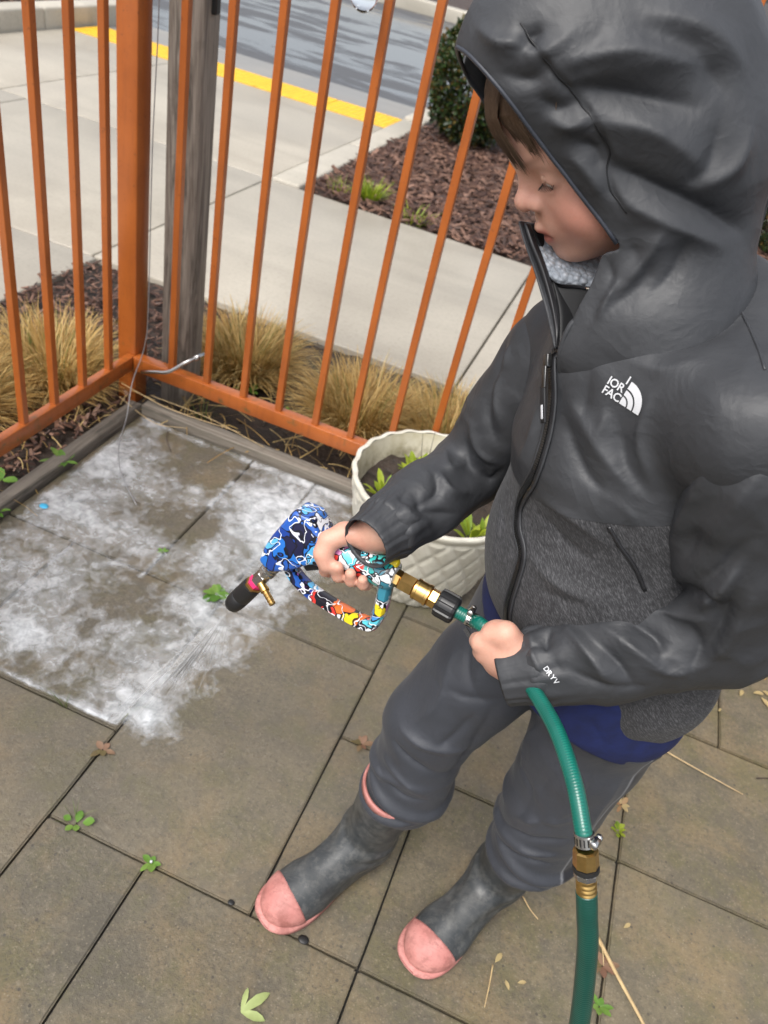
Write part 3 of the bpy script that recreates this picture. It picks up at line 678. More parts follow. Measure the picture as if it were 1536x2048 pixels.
L_LOGO = [(0.0505,0.6806,1.1051),(0.0469,0.6789,1.0936),(0.0673,0.6704,1.0979),(0.0698,0.6677,1.0836),(0.0352,0.6828,1.0924),(0.0423,0.679,1.0838),(0.0578,0.6733,1.0796)]
L_DRY = [(0.0885,0.6117,0.7982),(0.0965,0.6078,0.7949),(0.1031,0.6058,0.7913)]
# ================================================================ the child
PB = np.array((.09, .77, 0.0))           # base of the figure on the ground
# joints (metres, world)
NECK = np.array((.078, .782, 1.160)); CHEST = np.array((.090, .782, .985)); BELLY = np.array((.112, .79, .845)); PELV = np.array((.132, .80, .715))
FT_ = nv((-.80, -.60, 0)); LT_ = np.array((-FT_[1], FT_[0], 0)) * 1.0      # chest facing, left
LT_ = np.cross((0, 0, 1), FT_)
FP_ = nv((-.66, -.75, 0)); LP_ = np.cross((0, 0, 1), FP_)
SHL = np.array((.170, .672, 1.108)); ELL = np.array((.250, .700, .872)); WRL = np.array((.081, .6416, .7612))
SHR = np.array((-.012, .868, 1.045)); ELR = np.array((-.074, .868, .832)); WRR = np.array((-.133, .704, .815))
HIPL = np.array((.205, .765, .69)); HIPR = np.array((.095, .835, .69))
KNL = np.array((.212, .775, .40)); KNR = np.array((.0, .785, .43)); ANL = np.array((.222, .820, .09)); ANR = np.array((-.035, .785, .09))
# head frame: x left, y forward, z up
HF = nv((-.65, -.427, -.629)); HU = np.array((-.614, -.193, .765)); HU = nv(HU - HF * (HU @ HF)); HL = np.cross(HU, HF)
HAX = np.array([HL, HF, HU]); HC = np.array((-.105, .75, 1.229)) - np.array((0, .083, .008)) @ HAX
def hd(x, y, z): return HC + np.array((x, y, z)) @ HAX

def m_skin():
    t = NT('skin'); a = t.attr('tint'); sp = a.outputs['Color']
    n = t.noise(t.obj(), 60, 4, .6); f = t.noise(t.obj(), 420, 3, .6)
    c = t.mix(t.ramp(n, [(.35, .0), (.7, .22)]), sp, (.50, .20, .14)); c = t.mix(t.ramp(f, [(.4, .10), (.6, 0)]), c, (.42, .17, .11))
    t.P(col=c, rough=t.ramp(f, [(.3, .42), (.7, .54)]), sss=.18, sssr=(.010, .0035, .002), ssss=1.0, normal=t.bump(f, .10, .0004), spec=.4); return t.m
M['skin'] = m_skin()
def tint(o, cols):
    ca = o.data.color_attributes.new('tint', 'FLOAT_COLOR', 'POINT'); a = np.ones((len(o.data.vertices), 4), np.float32); a[:, :3] = cols; ca.data.foreach_set('color', a.ravel())
# ---- head
def build_head():
    g = SDF(HC - np.array((.13, .14, .16)), HC + np.array((.17, .15, .14)), .0019); A = HAX
    E_ = lambda c, r, k=.015, m='u': g.ell(hd(*c), A, r, k, m)
    C_ = lambda a, b, ra, rb, k=.012, m='u': g.cone(hd(*a), hd(*b), ra, rb, k, m)
    E_((0, -.010, .034), (.071, .090, .073)); E_((0, .030, -.026), (.056, .055, .058), .03); E_((0, .038, .040), (.059, .045, .050), .03)
    for s in (1, -1):
        E_((s * .036, .042, -.042), (.030, .033, .034), .022); C_((s * .050, -.004, -.046), (s * .016, .054, -.074), .024, .018, .022)
        C_((s * .042, .060, .014), (s * .012, .0755, .013), .011, .0095, .014); E_((s * .060, .010, -.012), (.016, .03, .03), .02)
    E_((0, .0655, -.078), (.020, .0185, .0150), .016)
    for s in (1, -1): E_((s * .031, .089, -.004), (.019, .013, .0125), .012, 's')
    C_((0, .0765, .006), (0, .0910, -.0175), .0072, .0085, .009); E_((0, .0925, -.0195), (.0100, .0095, .0088), .006)
    for s in (1, -1): E_((s * .0108, .0845, -.0245), (.0070, .0085, .0068), .004); E_((s * .0052, .089, -.0305), (.0036, .005, .0028), .002, 's')
    E_((0, .070, -.050), (.027, .0185, .019), .014)                      # muzzle
    for s in (1, -1):
        C_((s * .015, .081, -.0535), (0, .0885, -.0475), .0034, .0050, .004); C_((s * .013, .0795, -.0600), (0, .0830, -.0625), .0036, .0054, .004)
        C_((s * .020, .0765, -.0575), (0, .0925, -.0560), .0011, .0014, .003, 's')
        E_((s * .031, .0655, -.004), (.0142, .0142, .0142), .004)      # lids over the eyeball
        E_((s * .0315, .0800, -.0092), (.0124, .0068, .0050), .0012, 's'); E_((s * .031, .0655, -.004), (.0118, .0118, .0118), .0, 's')
        C_((s * .070, -.002, .005), (s * .072, -.006, -.03), .011, .008, .01)
    g.cone(hd(0, -.03, -.05), NECK + (0, 0, -.02), .045, .048, .03)
    V, F = g.mesh(); V = relax(V, F, 1, .4)
    L = (V - HC) @ HAX.T; x, y, z = np.abs(L[:, 0]), L[:, 1], L[:, 2]
    col = np.tile(np.array((.68, .40, .30)), (len(V), 1))
    def blend(m, c): 
        m = np.clip(m, 0, 1)[:, None]; col[:] = col * (1 - m) + np.array(c) * m
    gs = lambda c, r: np.exp(-(((x - c[0]) / r[0]) ** 2 + ((y - c[1]) / r[1]) ** 2 + ((z - c[2]) / r[2]) ** 2))
    blend(.8 * gs((.045, .050, -.040), (.028, .04, .026)), (.66, .25, .19)); blend(.5 * gs((0, .094, -.020), (.016, .012, .014)), (.66, .29, .22))
    blend(.35 * gs((.030, .073, -.022), (.02, .02, .010)), (.5, .24, .18)); blend(.3 * gs((.03, .04, .05), (.05, .05, .03)), (.68, .43, .33))
    lip = np.clip(1 - np.abs((z + .0560) / .0100), 0, 1) * np.clip((.018 - x) / .008, 0, 1) * (y > .074); blend(.85 * np.clip(lip * 2.2, 0, 1), (.50, .16, .14))
    blend(.8 * np.exp(-((z + .0565) / .0013) ** 2) * (x < .018) * (y > .072), (.22, .05, .045))
    lidln = np.exp(-(((z + .0085) / .0024) ** 2 + ((x - .031) / .013) ** 4)) * (y > .068); blend(.8 * lidln, (.10, .04, .03))
    blend(.8 * np.exp(-((x - .0055) / .004) ** 2 - ((z + .0315) / .003) ** 2) * (y > .083), (.18, .05, .04))
    blend(.6 * np.exp(-((x - .030) / .016) ** 4 - ((z - .0150 - .004 * (x - .02) / .02) / .0034) ** 2) * (y > .055), (.20, .10, .06))
    return V, F, col
# ---- hands
def finger(g, pts, r0, r1, k=.004):
    n = len(pts) - 1
    for i in range(n): g.cone(pts[i], pts[i + 1], r0 + (r1 - r0) * i / n, r0 + (r1 - r0) * (i + 1) / n, k)
GA = np.array((-.191, .698, .759)); GB = np.array((-.104, .691, .769))       # grip axis of the spray gun
GD = nv(GB - GA); GCAM = nv(np.array((0, 0, CAMZ)) - (GA + GB) / 2); GCAM = nv(GCAM - GD * (GCAM @ GD)); GUP = np.cross(GCAM, GD); GUP = GUP if GUP[2] > 0 else -GUP
def grip(s, ang, r): a = R_(ang); return GA + GD * s + (GCAM * math.cos(a) + GUP * math.sin(a)) * r
def build_hand_r():
    g = SDF(grip(.04, 90, .03) - .12, grip(.04, 90, .03) + .12, .0017)
    w = WRR; base = .0185
    # palm: a slab laid over the top of the grip
    kn = [grip(.012 + .0165 * i, 112, base + .013) for i in range(4)]
    g.chain([w, w * .55 + (grip(.05, 95, base + .020)) * .45, grip(.045, 95, base + .016)], [.0215, .0215, .020], .015, sq=(GD, 1.25))
    for i, p in enumerate(kn): g.cone(w * .45 + grip(.02 + .014 * i, 100, .036) * .55, p, .0135, .0105, .010)
    for i, s in enumerate((.006, .024, .041, .057)):
        rr = (.0078, .0082, .0078, .0070)[i]; r = base + rr * .85; e = (318, 322, 316, 308)[i]
        finger(g, [grip(s + .002, 112, r + .004), grip(s, 150, r + .003), grip(s, 185, r + .001), grip(s, 220, r), grip(s, 255, r), grip(s, 285, r + .001), grip(s, e, r)], rr * 1.08, rr * .86)
    # thumb lies over the near side and points down
    finger(g, [w * .5 + grip(.05, 62, .034) * .5, grip(.046, 62, base + .016), grip(.018, 48, base + .015), grip(.004, 20, base + .011), grip(.002, -14, base + .008), grip(.010, -44, base + .007)], .0155, .0080, .010)
    V, F = g.mesh(); return relax(V, F, 1, .4), F
def build_hand_l():
    lo = np.array((.045, .66, .773)); g = SDF(lo - .11, lo + .11, .0017); w = WRL
    # knuckle row on the left edge of the fist, fingers fold away around the hose
    vd = nv(lo - np.array((0, 0, CAMZ)))                               # away from the viewer
    K = [np.array(p) for p in LH_KN]; mid = sum(K) / 4
    g.chain([w + nv(w - mid) * .03, w, (w + mid) / 2], [.021, .0215, .023], .02, sq=(nv(K[0] - K[3]), 1.2))
    for k in K: g.cone((w * .62 + k * .38), k, .0145, .0105, .014)
    for i, k in enumerate(K):
        rr = (.0082, .0086, .0081, .0072)[i]; inn = nv(w - k)
        finger(g, [k, k + vd * .016 - inn * .004, k + vd * .036 + inn * .004, k + vd * .044 + inn * .022, k + vd * .034 + inn * .036], rr * 1.15, rr * .85)
    T0 = w * .75 + K[0] * .25
    up = nv(K[0] - K[3])
    finger(g, [T0 + up * .012, T0 * .5 + K[0] * .5 + up * .020, K[0] * .85 + w * .15 + up * .012 + vd * .012, K[0] + up * .002 + vd * .026], .014, .0082, .010)
    V, F = g.mesh(); return relax(V, F, 1, .4), F
LH_KN = [(.0271, .6391, .7887), (.0186, .6376, .7717), (.0266, .6396, .7557), (.0441, .6416, .7437)]
def build_body():
    g = SDF((-.2, .58, .02), (.36, .96, 1.17), .006)
    g.chain([PELV, BELLY, CHEST, NECK - (0, 0, .06)], [.085, .08, .082, .06], .04, sq=(LT_, 1.35)); g.cone(NECK - (0, 0, .03), NECK + (0, 0, .02), .045, .045, .03)
    for a, b, c, sg in ((SHL, ELL, WRL, 1), (SHR, ELR, WRR, -1)): g.chain([CHEST + (0, 0, .06) + LT_ * sg * .06, a, b, c], [.06, .043, .034, .022], .02)
    for a, b, c in ((HIPL, KNL, ANL), (HIPR, KNR, ANR)): g.chain([a, b, c], [.068, .046, .034], .03)
    V, F = g.mesh(); return V, F
parts = [build_head(), build_hand_r(), build_hand_l(), build_body()]
Vs, Fs, Cs = [], [], []; off = 0
for i, p in enumerate(parts):
    V, F = p[0], p[1]
    if i == 0: c = p[2]
    else:
        c = np.tile(np.array((.66, .37, .275)), (len(V), 1))
        if i in (1, 2):
            nz = fbm(V * 55, 5, 3)[:, None]; c = c * (1 - .5 * np.clip(nz - .42, 0, .3)) ; c = c * (1 - .25 * np.clip((nz - .5) * 3, 0, 1)) + np.array((.62, .22, .16)) * .25 * np.clip((nz - .5) * 3, 0, 1)
    Vs.append(V); Fs.append(F + off); Cs.append(c); off += len(V)
person = smooth_obj('person', np.concatenate(Vs), np.concatenate(Fs), M['skin'], None, PB); person.location = PB
tint(person, np.concatenate(Cs))
tag(person, 'child in dark hooded rain jacket and rubber boots holding a spray gun', 'person')
def wear(name, V, F, mat, parent=person): return smooth_obj(name, V, F, mat, parent, PB)
# ---- cloth and rubber materials
def m_nylon():
    t = NT('jacket_nylon'); v = t.pos(); n = t.noise(v, 9, 4, .6); w = t.noise(v, 900, 2, .5)
    def ridge(sc, d): return t.math('SUBTRACT', 1.0, t.math('ABSOLUTE', t.math('MULTIPLY', t.math('SUBTRACT', t.noise(v, sc, 3, .5, d), .5), 5.0)), True)
    r1 = ridge(21, .5); r2 = ridge(55, .6)
    c = t.ramp(n, [(.3, (.030, .0315, .035)), (.7, (.043, .045, .0495))])
    nb = t.bump(r1, .14, .0045); nb = t.bump(r2, .13, .0013, nb); nb = t.bump(w, .15, .0004, nb)
    t.P(col=c, rough=t.ramp(n, [(.3, .48), (.7, .56)]), normal=nb, spec=.45); return t.m
def m_heather(name='heather_knit'):
    t = NT(name); v = t.map(t.pos(), scale=(1, 1, 1), rot=(.5, .7, .3)); st = t.noise(t.map(v, scale=(14, 1, 3)), 60, 4, .65); f = t.noise(v, 500, 3, .6); b = t.noise(t.pos(), 14, 4, .6)
    c = t.ramp(st, [(.32, (.013, .013, .0145)), (.5, (.033, .033, .036)), (.70, (.10, .10, .105))])
    t.P(col=c, rough=.75, normal=t.bump(f, .35, .0008, t.bump(b, .4, .008)), sheen=.06); return t.m
def m_pants():
    t = NT('grey_track_pants'); v = t.pos(); n = t.noise(v, 12, 4, .6); w = t.noise(v, 700, 2, .5); a = t.attr('panel').outputs['Color']
    c = t.ramp(n, [(.3, (.028, .031, .039)), (.7, (.042, .046, .057))]); c = t.mix(t.sep(a, 'X'), c, (.010, .010, .014)); c = t.mix(t.sep(a, 'Y'), c, (.22, .22, .23))
    t.P(col=c, rough=.58, normal=t.bump(t.noise(v, 30, 4, .6, 1), .25, .005, t.bump(w, .2, .0004)), sheen=.06); return t.m
def m_rubber(name, a, b, dirt, rough=.5):
    t = NT(name); v = t.pos(); n = t.noise(v, 22, 5, .65); s_ = t.noise(t.map(v, rot=(.4, .3, .8), scale=(1, 14, 6)), 26, 4, .6); d = t.noise(v, 55, 5, .7)
    c = t.ramp(n, [(.3, a), (.7, b)]); c = t.mix(t.ramp(s_, [(.56, 0), (.66, .28)]), c, dirt); c = t.mix(t.ramp(d, [(.50, 0), (.60, .5)]), c, dirt); c = t.mix(t.ramp(t.noise(v, 17, 5, .7), [(.46, 0), (.64, .5)]), c, dirt); c = t.mix(t.math('MULTIPLY', t.rng(t.sep(v, 'Z'), .003, .022, 1, 0), t.ramp(d, [(.35, .9), (.65, .2)])), c, tuple(x * .45 for x in dirt))
    t.P(col=c, rough=t.ramp(n, [(.3, rough - .12), (.7, rough + .1)]), normal=t.bump(d, .15, .001)); return t.m
M['nylon'] = m_nylon(); M['heather'] = m_heather(); M['pants'] = m_pants()
M['rubber'] = m_rubber('grey_boot_rubber', (.026, .029, .031), (.048, .053, .056), (.105, .105, .10), .48)
M['bootpink'] = m_rubber('pink_boot_rubber', (.43, .155, .135), (.57, .27, .24), (.24, .085, .07), .62)
M['shirt'] = simple('blue_shirt', (.006, .013, .075), .8, 0, .25, 60, .3, .001); M['lining'] = simple('black_lining', (.008, .0085, .010), .6, 0, .2, 40)
M['binding'] = simple('hood_binding', (.03, .034, .045), .5, 0, .2, 60); M['print'] = simple('reflective_print', (.62, .63, .65), .35, 0, .04, 80)
M['zip'] = simple('zip_coil', (.018, .018, .02), .35); M['darkmetal'] = simple('dark_zip_metal', (.10, .10, .10), .3, .9)
t = NT('fleece'); v = t.obj(); q = t.voro(v, 170); n = t.noise(v, 300, 3)
t.P(col=t.ramp(q, [(.15, (.50, .53, .58)), (.55, (.27, .30, .34))]), rough=.95, normal=t.bump(t.math('SUBTRACT', t.math('MULTIPLY', n, .2), q), .9, .004), sheen=.4); M['fleece'] = t.m
def cloth(name, V, F, mat, parent=person, fold_key=None, small=0.0, sc=18.0, it=1, nf=None, ani=None):
    V = relax(V, F, it, .5); N = vnormals(V, F) if nf is None else nf(V)
    if small:
        n1 = fbm(V * np.array((1, 1, .75)) * sc, 11, 3) - .5; r = 1 - np.abs(fbm(V * sc * .8 + 3.3, 17, 3) * 2 - 1); V = V + N * (small * (n1 * .6 + (r - .7) * .8))[:, None]; N = vnormals(V, F) if nf is None else N
    for (d_, fa, fp, amp, sd_) in (ani or []):        # long drag folds: ridged noise stretched along a direction
        d_ = nv(d_); al = (V @ d_)[:, None]; q = (V - al * d_) * fp + al * d_ * fa; q = q + (fbm(V * 7 + sd_, sd_, 2) - .5)[:, None] * 1.1
        r = 1 - np.abs(fbm(q + sd_ * 3.7, sd_ + 40, 2) * 2.6 - 1.0); V = V + N * (amp * (np.clip(r, 0, 1) ** 2 - .45))[:, None]
    if ani and nf is None: N = vnormals(V, F)
    for (poly, h, w) in FOLDS.get(fold_key or name, []): V = fold(V, N, np.array(poly), h * FK.get(fold_key or name, 1), w)
    V = relax(V, F, 1, .3)
    return V, F
FK = dict(jacket=1.5, hood=1.55, sleeve_l=1.65, sleeve_r=1.6, trousers=1.2)
# ---- jacket body (nylon above, heather panel below)
g = SDF((-.13, .53, .62), (.36, 1.0, 1.26), .0030)
g.chain([PELV, BELLY, CHEST, NECK - (0, 0, .08)], [.112, .113, .103, .075], .05, sq=(LT_, 1.22)); g.cone(NECK - (0, 0, .07), NECK + (.004, .004, .005), .082, .072, .03); g.cone(NECK + (.03, .0, -.04), SHL + (.0, .012, -.004), .066, .069, .04)
g.ell(BELLY + FT_ * .045 + (0, 0, -.015), [LT_, FT_, (0, 0, 1)], (.098, .074, .11), .05)
g.cone(SHL + (-.01, .012, -.012), SHR + (0, 0, -.005), .066, .058, .04); g.cone(CHEST + FT_ * .035 + (0, 0, .02), NECK + FT_ * .050 + (0, 0, -.085), .085, .058, .05)
g.cone(HIPL + (.002, .004, .03), HIPL + (-.01, .004, .13), .103, .090, .04); g.plane((.03, .7, .745), nv((-.30, .05, -1)), .004); g.plane((0, .69, 1.110), nv(FT_ * .50 + (0, 0, 1)), .01)
V, F = g.mesh(); V, F = cloth('jacket', V, F, None, small=.0010, ani=[(LT_ * .55 + np.array((0, 0, -.8)), 3, 13, .0028, 3)])
jk = wear('jacket', V, F, M['nylon']); SEAM = (np.array((.0, .70, .937)) - PB, nv((-.40, .0, 1)))
def split_obj(o, co, no, name2, mat2, parent):
    bm = bmesh.new(); bm.from_mesh(o.data); b2 = bm.copy()
    bmesh.ops.bisect_plane(bm, geom=bm.verts[:] + bm.edges[:] + bm.faces[:], plane_co=co, plane_no=no, clear_inner=True); bm.to_mesh(o.data); bm.free()
    bmesh.ops.bisect_plane(b2, geom=b2.verts[:] + b2.edges[:] + b2.faces[:], plane_co=co, plane_no=no, clear_outer=True)
    for v in b2.verts: v.co += v.normal * -.0006
    p = bm_obj(name2, b2, mat2, parent, True); return p
low = split_obj(jk, SEAM[0], SEAM[1], 'lower_panel', M['heather'], jk); low['label'] = 'heather grey lower panel of the jacket'
# ---- sleeves with gathered cuffs
def sleeve(key, a, b, c, rad, mid):
    g = SDF(np.minimum(np.minimum(a, b), c) - .11, np.maximum(np.maximum(a, b), c) + .11, .0027)
    g.chain([a * .86 + b * .14, a * .45 + b * .55, b, b * .45 + c * .55, c], rad, .014); ax = nv(c - b); g.plane(c + ax * .001, ax, .006)
    V, F = g.mesh(); V = relax(V, F, 1); N = vnormals(V, F)
    # gathers run along the sleeve near the cuff, soft rings of slack higher up
    ba = c - b; tt = np.clip(((V - b) @ ba) / (ba @ ba), 0, 1.2); u, w = frame_from(Vector(ax)); u, w = np.array(u), np.array(w); an = np.arctan2((V - c) @ w, (V - c) @ u)
    near = np.clip((tt - .72) / .22, 0, 1); amp = .0013 * near
    V = V + N * (amp * (np.sin(an * 13 + 1.3 * np.sin(an * 3)) + .5 * np.sin(an * 21 + 2)))[:, None]
    dn_ = nv(np.cross(ax, nv(b - a))); V, F = cloth(key, V, F, None, small=.0014, sc=15, fold_key=key, ani=[(nv(np.cross(ax, (0, 0, 1)) + ax * .35), 4, 20, .0034, 5), (nv(np.cross(nv(b - a), FT_) + nv(b - a) * .6), 4, 15, .0026, 9)])
    s_ = wear('sleeve', V, F, M['nylon'], jk)
    n = 96; rings = []
    for (d, r, p) in ((-.004, rad[-1] * 1.02, .0020), (.004, rad[-1] * 1.045, .0020), (.010, rad[-1] * 1.0, .0020), (.020, rad[-1] * .90, .0018), (.030, rad[-1] * .86, .0014), (.038, rad[-1] * .845, .0012), (.040, rad[-1] * .81, .001), (.036, rad[-1] * .78, .0)):
        for k in range(n):
            th = 2 * math.pi * k / n; rr = r + p * (math.sin(th * 17 + 1.3 * math.sin(3 * th)) + .6 * math.sin(th * 29 + 1)) * .38
            rings.append(tuple(c - ax * .012 + ax * d * 1.15 + (u * math.cos(th) + w * math.sin(th)) * rr - PB))
    m_ = len(rings) // n; ff = [(i * n + k, i * n + (k + 1) % n, (i + 1) * n + (k + 1) % n, (i + 1) * n + k) for i in range(m_ - 1) for k in range(n)]
    mesh_obj('cuff', rings, ff, M['nylon'], jk, True)
    return s_
slL = sleeve('sleeve_l', SHL, ELL, WRL, (.066, .065, .060, .054, .043), None)
slR = sleeve('sleeve_r', SHR, ELR, WRR, (.062, .054, .047, .045, .039), None)
# ---- hood: cloth round the head, open at the face, running down into the collar
HLO, HHI = HC - np.array((.14, .17, .22)), HC + np.array((.22, .19, .19)); g = SDF(HLO, HHI, .0025)
def HE(c, r, k=.04, m='u'): g.ell(hd(*c), HAX, r, k, m)
NB = NECK + np.array((-.002, .0, -.040))
HE((0, -.022, .018), (.092, .116, .112)); HE((0, .028, .088), (.068, .078, .062), .05); HE((0, -.030, -.045), (.088, .090, .07), .05)
g.cone(hd(0, -.030, -.065), NB, .078, .078, .05); g.cone(hd(0, .010, -.090), NB + FT_ * .035 + (0, 0, -.01), .064, .056, .04); g.cone(NB + FT_ * .02, NB + FT_ * .02 - (0, 0, .06), .072, .045, .04); g.cone(hd(.008, .0, -.10), np.array((.006, .736, 1.098)), .056, .034, .04)
V, F = g.mesh(); V, F = cloth('hood', V, F, None, small=.0012, sc=13, ani=[(-HF * .8 - HU * .35, 3, 15, .0036, 7)])
JL = hd(.062, .034, -.088); ZT = np.array((-.020, .700, 1.086)); n3 = np.cross(ZT - JL, (JL + ZT) / 2 - (NB + (0, 0, .06))); n3 = nv(n3 if n3 @ (FT_ - LT_) > 0 else -n3)
def hood_cut(V):
    L = (V - HC) @ HAX.T; s1 = L[:, 1] - (.048 + .25 * (L[:, 2] + .069)); s3 = (V - JL) @ n3
    return np.maximum(np.maximum(np.minimum(s1, L[:, 2] + .074), np.minimum(s3, -(L[:, 2] + .066))), (V - np.array((0, .69, 1.060))) @ nv(-FT_ * .50 - np.array((0, 0, 1)))), L
def trim(V, F, fun):
    c, _ = fun(V); F = F[(c[F] < 0).any(1)]; V = V.copy()
    E = np.concatenate([F[:, [0, 1]], F[:, [1, 2]], F[:, [2, 3]], F[:, [3, 0]]]); m = (c[E[:, 0]] > 0) & (c[E[:, 1]] < 0); A, B_ = E[m, 0], E[m, 1]
    m = (c[E[:, 1]] > 0) & (c[E[:, 0]] < 0); A = np.concatenate([A, E[m, 1]]); B_ = np.concatenate([B_, E[m, 0]])
    P = V[B_] + (V[A] - V[B_]) * (c[B_] / (c[B_] - c[A]))[:, None]; acc = np.zeros_like(V); cn = np.zeros(len(V)); np.add.at(acc, A, P); np.add.at(cn, A, 1); k = cn > 0; V[k] = acc[k] / cn[k][:, None]
    used = np.unique(F); mp = np.full(len(V), -1); mp[used] = np.arange(len(used)); rim = k[used] & True
    return V[used], mp[F], rim
V, F, rim = trim(V, F, hood_cut)
ed = np.concatenate([F[:, [0, 1]], F[:, [1, 2]], F[:, [2, 3]], F[:, [3, 0]]]); ed = np.sort(ed, 1); ed, cn = np.unique(ed, axis=0, return_counts=True); ed = ed[cn == 1]
for _ in range(14):
    acc = np.zeros_like(V); cn = np.zeros(len(V)); np.add.at(acc, ed[:, 0], V[ed[:, 1]]); np.add.at(acc, ed[:, 1], V[ed[:, 0]]); np.add.at(cn, ed[:, 0], 1); np.add.at(cn, ed[:, 1], 1); k = cn >= 2; V[k] = V[k] * .5 + acc[k] / cn[k][:, None] * .5
hood = wear('hood', V, F, M['nylon'], jk); md = hood.modifiers.new('t', 'SOLIDIFY'); md.thickness = .0022; md.offset = -1
_, L = hood_cut(V); fr = rim & (L[:, 2] > -.078); an = np.arctan2(L[:, 0], L[:, 2] - .02); 
B_ = []
for a0 in np.linspace(-2.42, 2.42, 84):
    k = fr & (np.abs(an - a0) < .045)
    if k.sum() > 1: B_.append(V[k].mean(0))
B_ = np.array(B_)
for _ in range(2): B_[1:-1] = B_[1:-1] * .5 + (B_[2:] + B_[:-2]) * .25
tube('hood_binding', [tuple(p - PB) for p in B_], .0019, M['binding'], jk, 8)
c3 = rim & (L[:, 2] < -.060) & (np.abs((V - JL) @ n3) < .004) & (L[:, 0] > -.02); E_ = []
for z0 in np.linspace(V[c3][:, 2].max(), V[c3][:, 2].min(), 26):
    k = c3 & (np.abs(V[:, 2] - z0) < .004)
    if k.sum() > 1: E_.append(V[k].mean(0))
E_ = np.array([B_[np.argmin(np.linalg.norm(B_ - E_[0], axis=1))]] + E_)
for _ in range(3): E_[1:-1] = E_[1:-1] * .5 + (E_[2:] + E_[:-2]) * .25
tube('collar_binding', [tuple(p - PB) for p in E_], .0028, M['nylon'], jk, 8)
# ---- stand collar, fleece
def strip_obj(name, A, B, mat, parent, th=.004, n=6):
    A = catmull(A, n); B = catmull(B, n); m = len(A); V = []; F = []
    for i in range(m):
        for f_ in (0, .25, .5, .75, 1): V.append(A[i] * (1 - f_) + B[i] * f_ - PB)
    for i in range(m - 1):
        for k in range(4): F.append((i * 5 + k, (i + 1) * 5 + k, (i + 1) * 5 + k + 1, i * 5 + k + 1))
    o = mesh_obj(name, np.array(V), F, mat, parent, True); md = o.modifiers.new('t', 'SOLIDIFY'); md.thickness = th; md.offset = 0
    md = o.modifiers.new('s', 'SUBSURF'); md.levels = md.render_levels = 1
    return o
CA = [(-.0971, .7595, 1.1818), (-.0852, .7507, 1.1677), (-.067, .7445, 1.147), (-.0429, .7302, 1.1195), (-.0208, .7159, 1.091)]
CZ = [(-.0906, .7626, 1.1800), (-.0785, .7545, 1.1670), (-.0592, .7465, 1.1472), (-.0372, .7323, 1.1204), (-.0184, .7161, 1.0935)]
CB = [(-.0723, .8338, 1.1638), (-.0498, .8268, 1.1492), (-.0265, .8047, 1.1316), (-.0092, .7708, 1.1169), (-.0148, .7266, 1.0915)]
strip_obj('collar_flap', CA, CB, M['nylon'], jk)
strip_obj('zip_tape', CZ, [np.array(p) * .84 + np.array(q) * .16 - np.array((0, .003, -.001)) for p, q in zip(CZ, CB)], M['zip'], jk, .005)
strip_obj('collar_facing', [np.array(p) * .8 + np.array(q) * .2 - np.array((0, .002, -.0015)) for p, q in zip(CZ, CB)], [np.array(q) + (.004, .0, .003) for q in CB], M['lining'], jk, .004)
FA = [(-0.0875, 0.7938, 1.169), (-0.0697, 0.7968, 1.1684), (-0.0402, 0.7992, 1.164), (-0.0067, 0.8009, 1.1627), (0.028, 0.8121, 1.1682)]
FB = [(-0.0689, 0.7596, 1.1568), (-0.0442, 0.748, 1.1425), (-0.0232, 0.7533, 1.1439), (-0.0005, 0.7601, 1.1469), (0.0314, 0.7735, 1.1559)]
strip_obj('fleece_lining', FA, FB, M['fleece'], jk, .010)
strip_obj('inner_lining', [np.array(p) + (0, .006, -.004) for p in FB], [(-.0234, .7299, 1.0897), (-.0195, .7307, 1.0898), (-.0127, .7338, 1.0921), (-.0046, .7449, 1.1041), (.0057, .7594, 1.1314)], M['lining'], jk, .003)
# ---- trousers
g = SDF((-.15, .58, .2), (.38, 1.0, .80), .0031)
HMR = np.array((.0, .772, .268)); HML = np.array((.222, .775, .262))
g.chain([HIPR, HIPR * .5 + KNR * .5, KNR, HMR], [.084, .077, .070, .066], .012); g.chain([HIPL, HIPL * .5 + KNL * .5, KNL, HML], [.086, .079, .071, .066], .012)
for H_, K_ in ((HMR, KNR), (HML, KNL)):          # slack bunching above the boot tops
    up_ = nv(K_ - H_)
    for q_, r_, o_ in ((.004, .071, (-.004, -.004, 0)), (.038, .074, (.005, -.005, 0)), (.075, .073, (-.004, .002, 0))):
        zz = nv(up_ + np.array((o_[0] * 55, o_[1] * 55, 0))); xx_ = nv(np.cross(zz, (0, 1, 0))); g.ell(H_ + up_ * q_ + o_, [xx_, np.cross(zz, xx_), zz], (r_, r_, .021), .007)
g.cone(HIPL, HIPR, .092, .09, .04); g.cone(PELV, PELV + (0, 0, .06), .10, .10, .04, sq=(LP_, 1.15))
g.plane((.05, .7, .712), nv((.36, -.05, 1)), .004)
V, F = g.mesh()
V, F = cloth('trousers', V, F, None, small=.0030, sc=14, ani=[(np.array((.5, .1, -.85)), 3, 13, .0048, 4)])
tr = wear('trousers', V, F, M['pants'])
ba = KNL - HIPL; tq = np.clip(((V - HIPL) @ ba) / (ba @ ba), -.2, 1.4)[:, None]; side = V - (HIPL + ba * tq); pd_ = nv((.90, -.30, 0)); ang = np.degrees(np.arctan2(side @ np.cross((0, 0, 1), pd_), side @ pd_)); on = (V[:, 0] > .155) & (V[:, 2] < .80)
pan = np.clip((24 - np.abs(ang)) / 2.5, 0, 1) * on; edge = np.clip(1 - np.abs(np.abs(ang) - 25.5) / 2.0, 0, 1) * on
ca = tr.data.color_attributes.new('panel', 'FLOAT_COLOR', 'POINT'); a = np.zeros((len(V), 4), np.float32); a[:, 0] = pan; a[:, 1] = edge; a[:, 3] = 1; ca.data.foreach_set('color', a.ravel())
